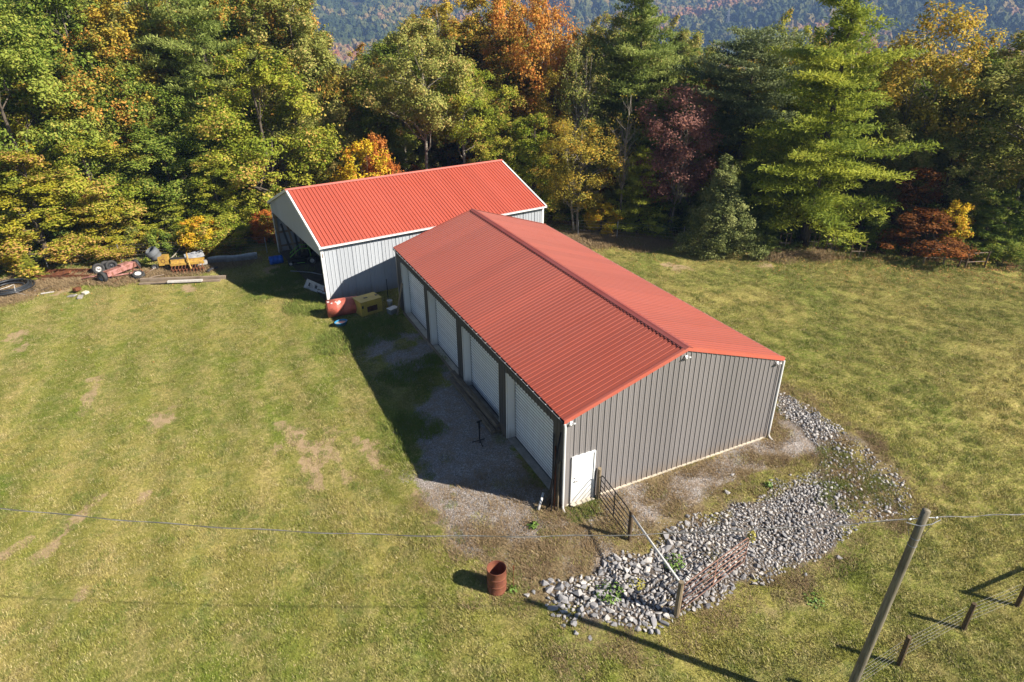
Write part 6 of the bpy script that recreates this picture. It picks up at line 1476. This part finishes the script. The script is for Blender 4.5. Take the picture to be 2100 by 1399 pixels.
    q = at(410, 548); o = MB().box((0, 0, .3), (1.0, .35, .22)).build('pale_box', simple('dusty_grey', (.4, .38, .35), .7), None, loc=q, rot=(0, .05, .1)); tag(o, 'dusty pale box behind the right end of the tiller', 'box')
    # long trough
    a = at(428, 541); b = at(528, 531); d = b-a; ln = math.hypot(d.x, d.y); t = empty('feed_trough', a, math.atan2(d.y, d.x), 'long pale metal trough lying half in the shed shadow', 'trough')
    P = []
    for i in range(13):
        u = i/12; yy = .05*math.sin(u*7); P.append([(u*ln, yy-.30, .34), (u*ln, yy-.24, .08), (u*ln, yy+.24, .08), (u*ln, yy+.30, .36+.03*math.sin(u*9))])
    mb = MB(); mb.grid(P); ob = mb.build('channel', M_GALV, t); solid(ob, .015); mb = MB(); mb.add([P[0][0], P[0][1], P[0][2], P[0][3]], [(0, 1, 2, 3)]); solid(mb.build('end_plate', M_GALV, t), .015)
    MB().tube([(.35, -.2, 0), (.35, -.2, .1)], .04, 6).build('foot', M_WOODZ, t); MB().tube([(ln-.4, -.2, 0), (ln-.4, -.2, .1)], .04, 6).build('foot', M_WOODZ, t)
    # fallen branch
    q = at(346, 545); o = empty('fallen_branch', q, 0, 'long bare branch leaning up behind the yellow mixer', 'branch'); a = far(386, 484, 51.0); w = a-q
    MB().tube([(0, 0, .3), tuple(w*.3+Vector((0, 0, .1))), tuple(w*.62), tuple(w)], [.05, .045, .035, .015], 6).build('main_limb', M_BARKP, o, True); MB().tube([tuple(w*.34+Vector((0, 0, .1))), tuple(w*.3+Vector((.2, -.3, -.5))), tuple(w*.2+Vector((.4, -.6, -1.0)))], [.03, .025, .015], 5).build('side_limb', M_BARKP, o, True)
    # the pine seedling
    h0, (t0, c0) = KIND['young_pine']; q = at(68, 573); r = empty('pine_seedling', q, 0, 'bright green pine seedling between the hose coil and the rusty frame', 'seedling'); r.scale = (.42, .42, .28)
    t1, c1 = t0.copy(), c0.copy(); COL.objects.link(t1); COL.objects.link(c1); t1.parent = r; c1.parent = r; c1.material_slots[0].link = 'OBJECT'; c1.material_slots[0].material = LM['pine_y']
scrap()
def weeds():
    rng = np.random.default_rng(31); g = simple('weed_green', (.13, .22, .03), .6, 0, .3); y = simple('weed_yellow', (.34, .30, .05), .6, 0, .3)
    for (px, py, r, h, n, m, lab) in ((1250, 1218, .42, .34, 130, g, 'bright green leafy weed growing in the stones left of the rusty gate'), (1382, 1160, .35, .45, 90, g, 'tall grassy weed beside the white pipe in the stones'), (1538, 1112, .14, .75, 60, y, 'yellowing vine on the free end of the rusty gate'), (1576, 998, .16, .2, 50, g, 'small green weed near the right part of the rock bank'),
            (1093, 1078, .20, .14, 60, g, 'low green weed on the gravel left of the black gate'), (1304, 1200, .28, .2, 50, y, 'yellow brown weed tuft among the stones'), (1668, 1232, .3, .12, 60, g, 'dark green clover patch on the lawn below the rock bank'), (1052, 1210, .16, .14, 40, g, 'green weed at the foot of the burn barrel'), (1400, 920, .25, .1, 40, g, 'small weed on the gravel under the gable')):
        q = at(px, py); a = rng.uniform(0, 6.28, n); rr = r*np.sqrt(rng.uniform(0, 1, n)); z = rng.uniform(.2, 1, n)*h*(1-.5*rr/r)
        pos = np.stack([np.cos(a)*rr, np.sin(a)*rr, z], 1); V, F = leaves(pos, np.stack([np.cos(a)*.5, np.sin(a)*.5, np.ones(n)], 1)+rng.normal(0, .4, (n, 3)), rng.uniform(.06, .13, n), rng)
        r_ = empty('weed', q, 0, lab, 'weed'); mesh_np('leaves', V, F, mat=m, parent=r_); mb = MB()
        for k in range(7): i = int(rng.integers(0, n)); mb.tube([(0, 0, 0), tuple(pos[i]*np.array([.6, .6, .5])), tuple(pos[i])], .006, 4)
        mb.build('stems', m, r_)
weeds()

def fallen_leaves():
    rng = np.random.default_rng(77); n = 15000; i = rng.integers(1, len(EDGE)-2, n); u = rng.uniform(0, 1, n); E = np.array(EDGE); x = E[i, 0]+(E[i+1, 0]-E[i, 0])*u; y = E[i, 1]+(E[i+1, 1]-E[i, 1])*u
    off = rng.exponential(2.6, n)-1.5; dx, dy = E[i+1, 0]-E[i, 0], E[i+1, 1]-E[i, 1]; l = np.hypot(dx, dy); x += dy/l*off; y -= dx/l*off
    k = (poly_sdf(x, y, SHED_FOOT) < .1) & (np.abs(x) < 60) & ~((x > -.2) & (x < 9.6) & (y > -.2) & (y < 19)); x, y = x[k], y[k]; n = len(x)
    V, F = leaves(np.stack([x, y, height(x, y)+.05], 1), np.array([0, 0, 1.])+rng.normal(0, .35, (n, 3)), rng.uniform(.07, .14, n), rng)
    m = leaf_mat('fallen_leaf', ((.22, .12, .05), (.40, .22, .08), (.50, .33, .12)), None, 0, .1); o = mesh_np('fallen_leaves', V, F, attrs={'rnd': rng.uniform(0, 1, n), 'clump': rng.uniform(0, 1, n)}, mat=m)
    tag(o, 'fallen brown and orange leaves along the edge of the wood', 'fallen leaves', kind='stuff')
fallen_leaves()

# ------------------------------------------------------------------ air
def haze():
    x0, x1, y0, y1, z0, z1 = -2700, 3400, -1600, 3400, -160, 95
    mb = MB(); mb.box(((x0+x1)/2, (y0+y1)/2, (z0+z1)/2), (x1-x0, y1-y0, z1-z0)); o = mb.build('haze', None); m = bpy.data.materials.new('haze_air'); m.use_nodes = True; nt = m.node_tree; nt.nodes.remove(nt.nodes['Principled BSDF'])
    v = nt.nodes.new('ShaderNodeVolumePrincipled'); v.inputs['Color'].default_value = (0.36, 0.56, 1.0, 1); v.inputs['Density'].default_value = 0.00021; v.inputs['Anisotropy'].default_value = 0.0
    L(nt, v.outputs[0], nt.nodes['Material Output'].inputs['Volume']); o.data.materials.append(m); tag(o, 'thin blue autumn haze over the valley', 'haze', kind='stuff')
haze()
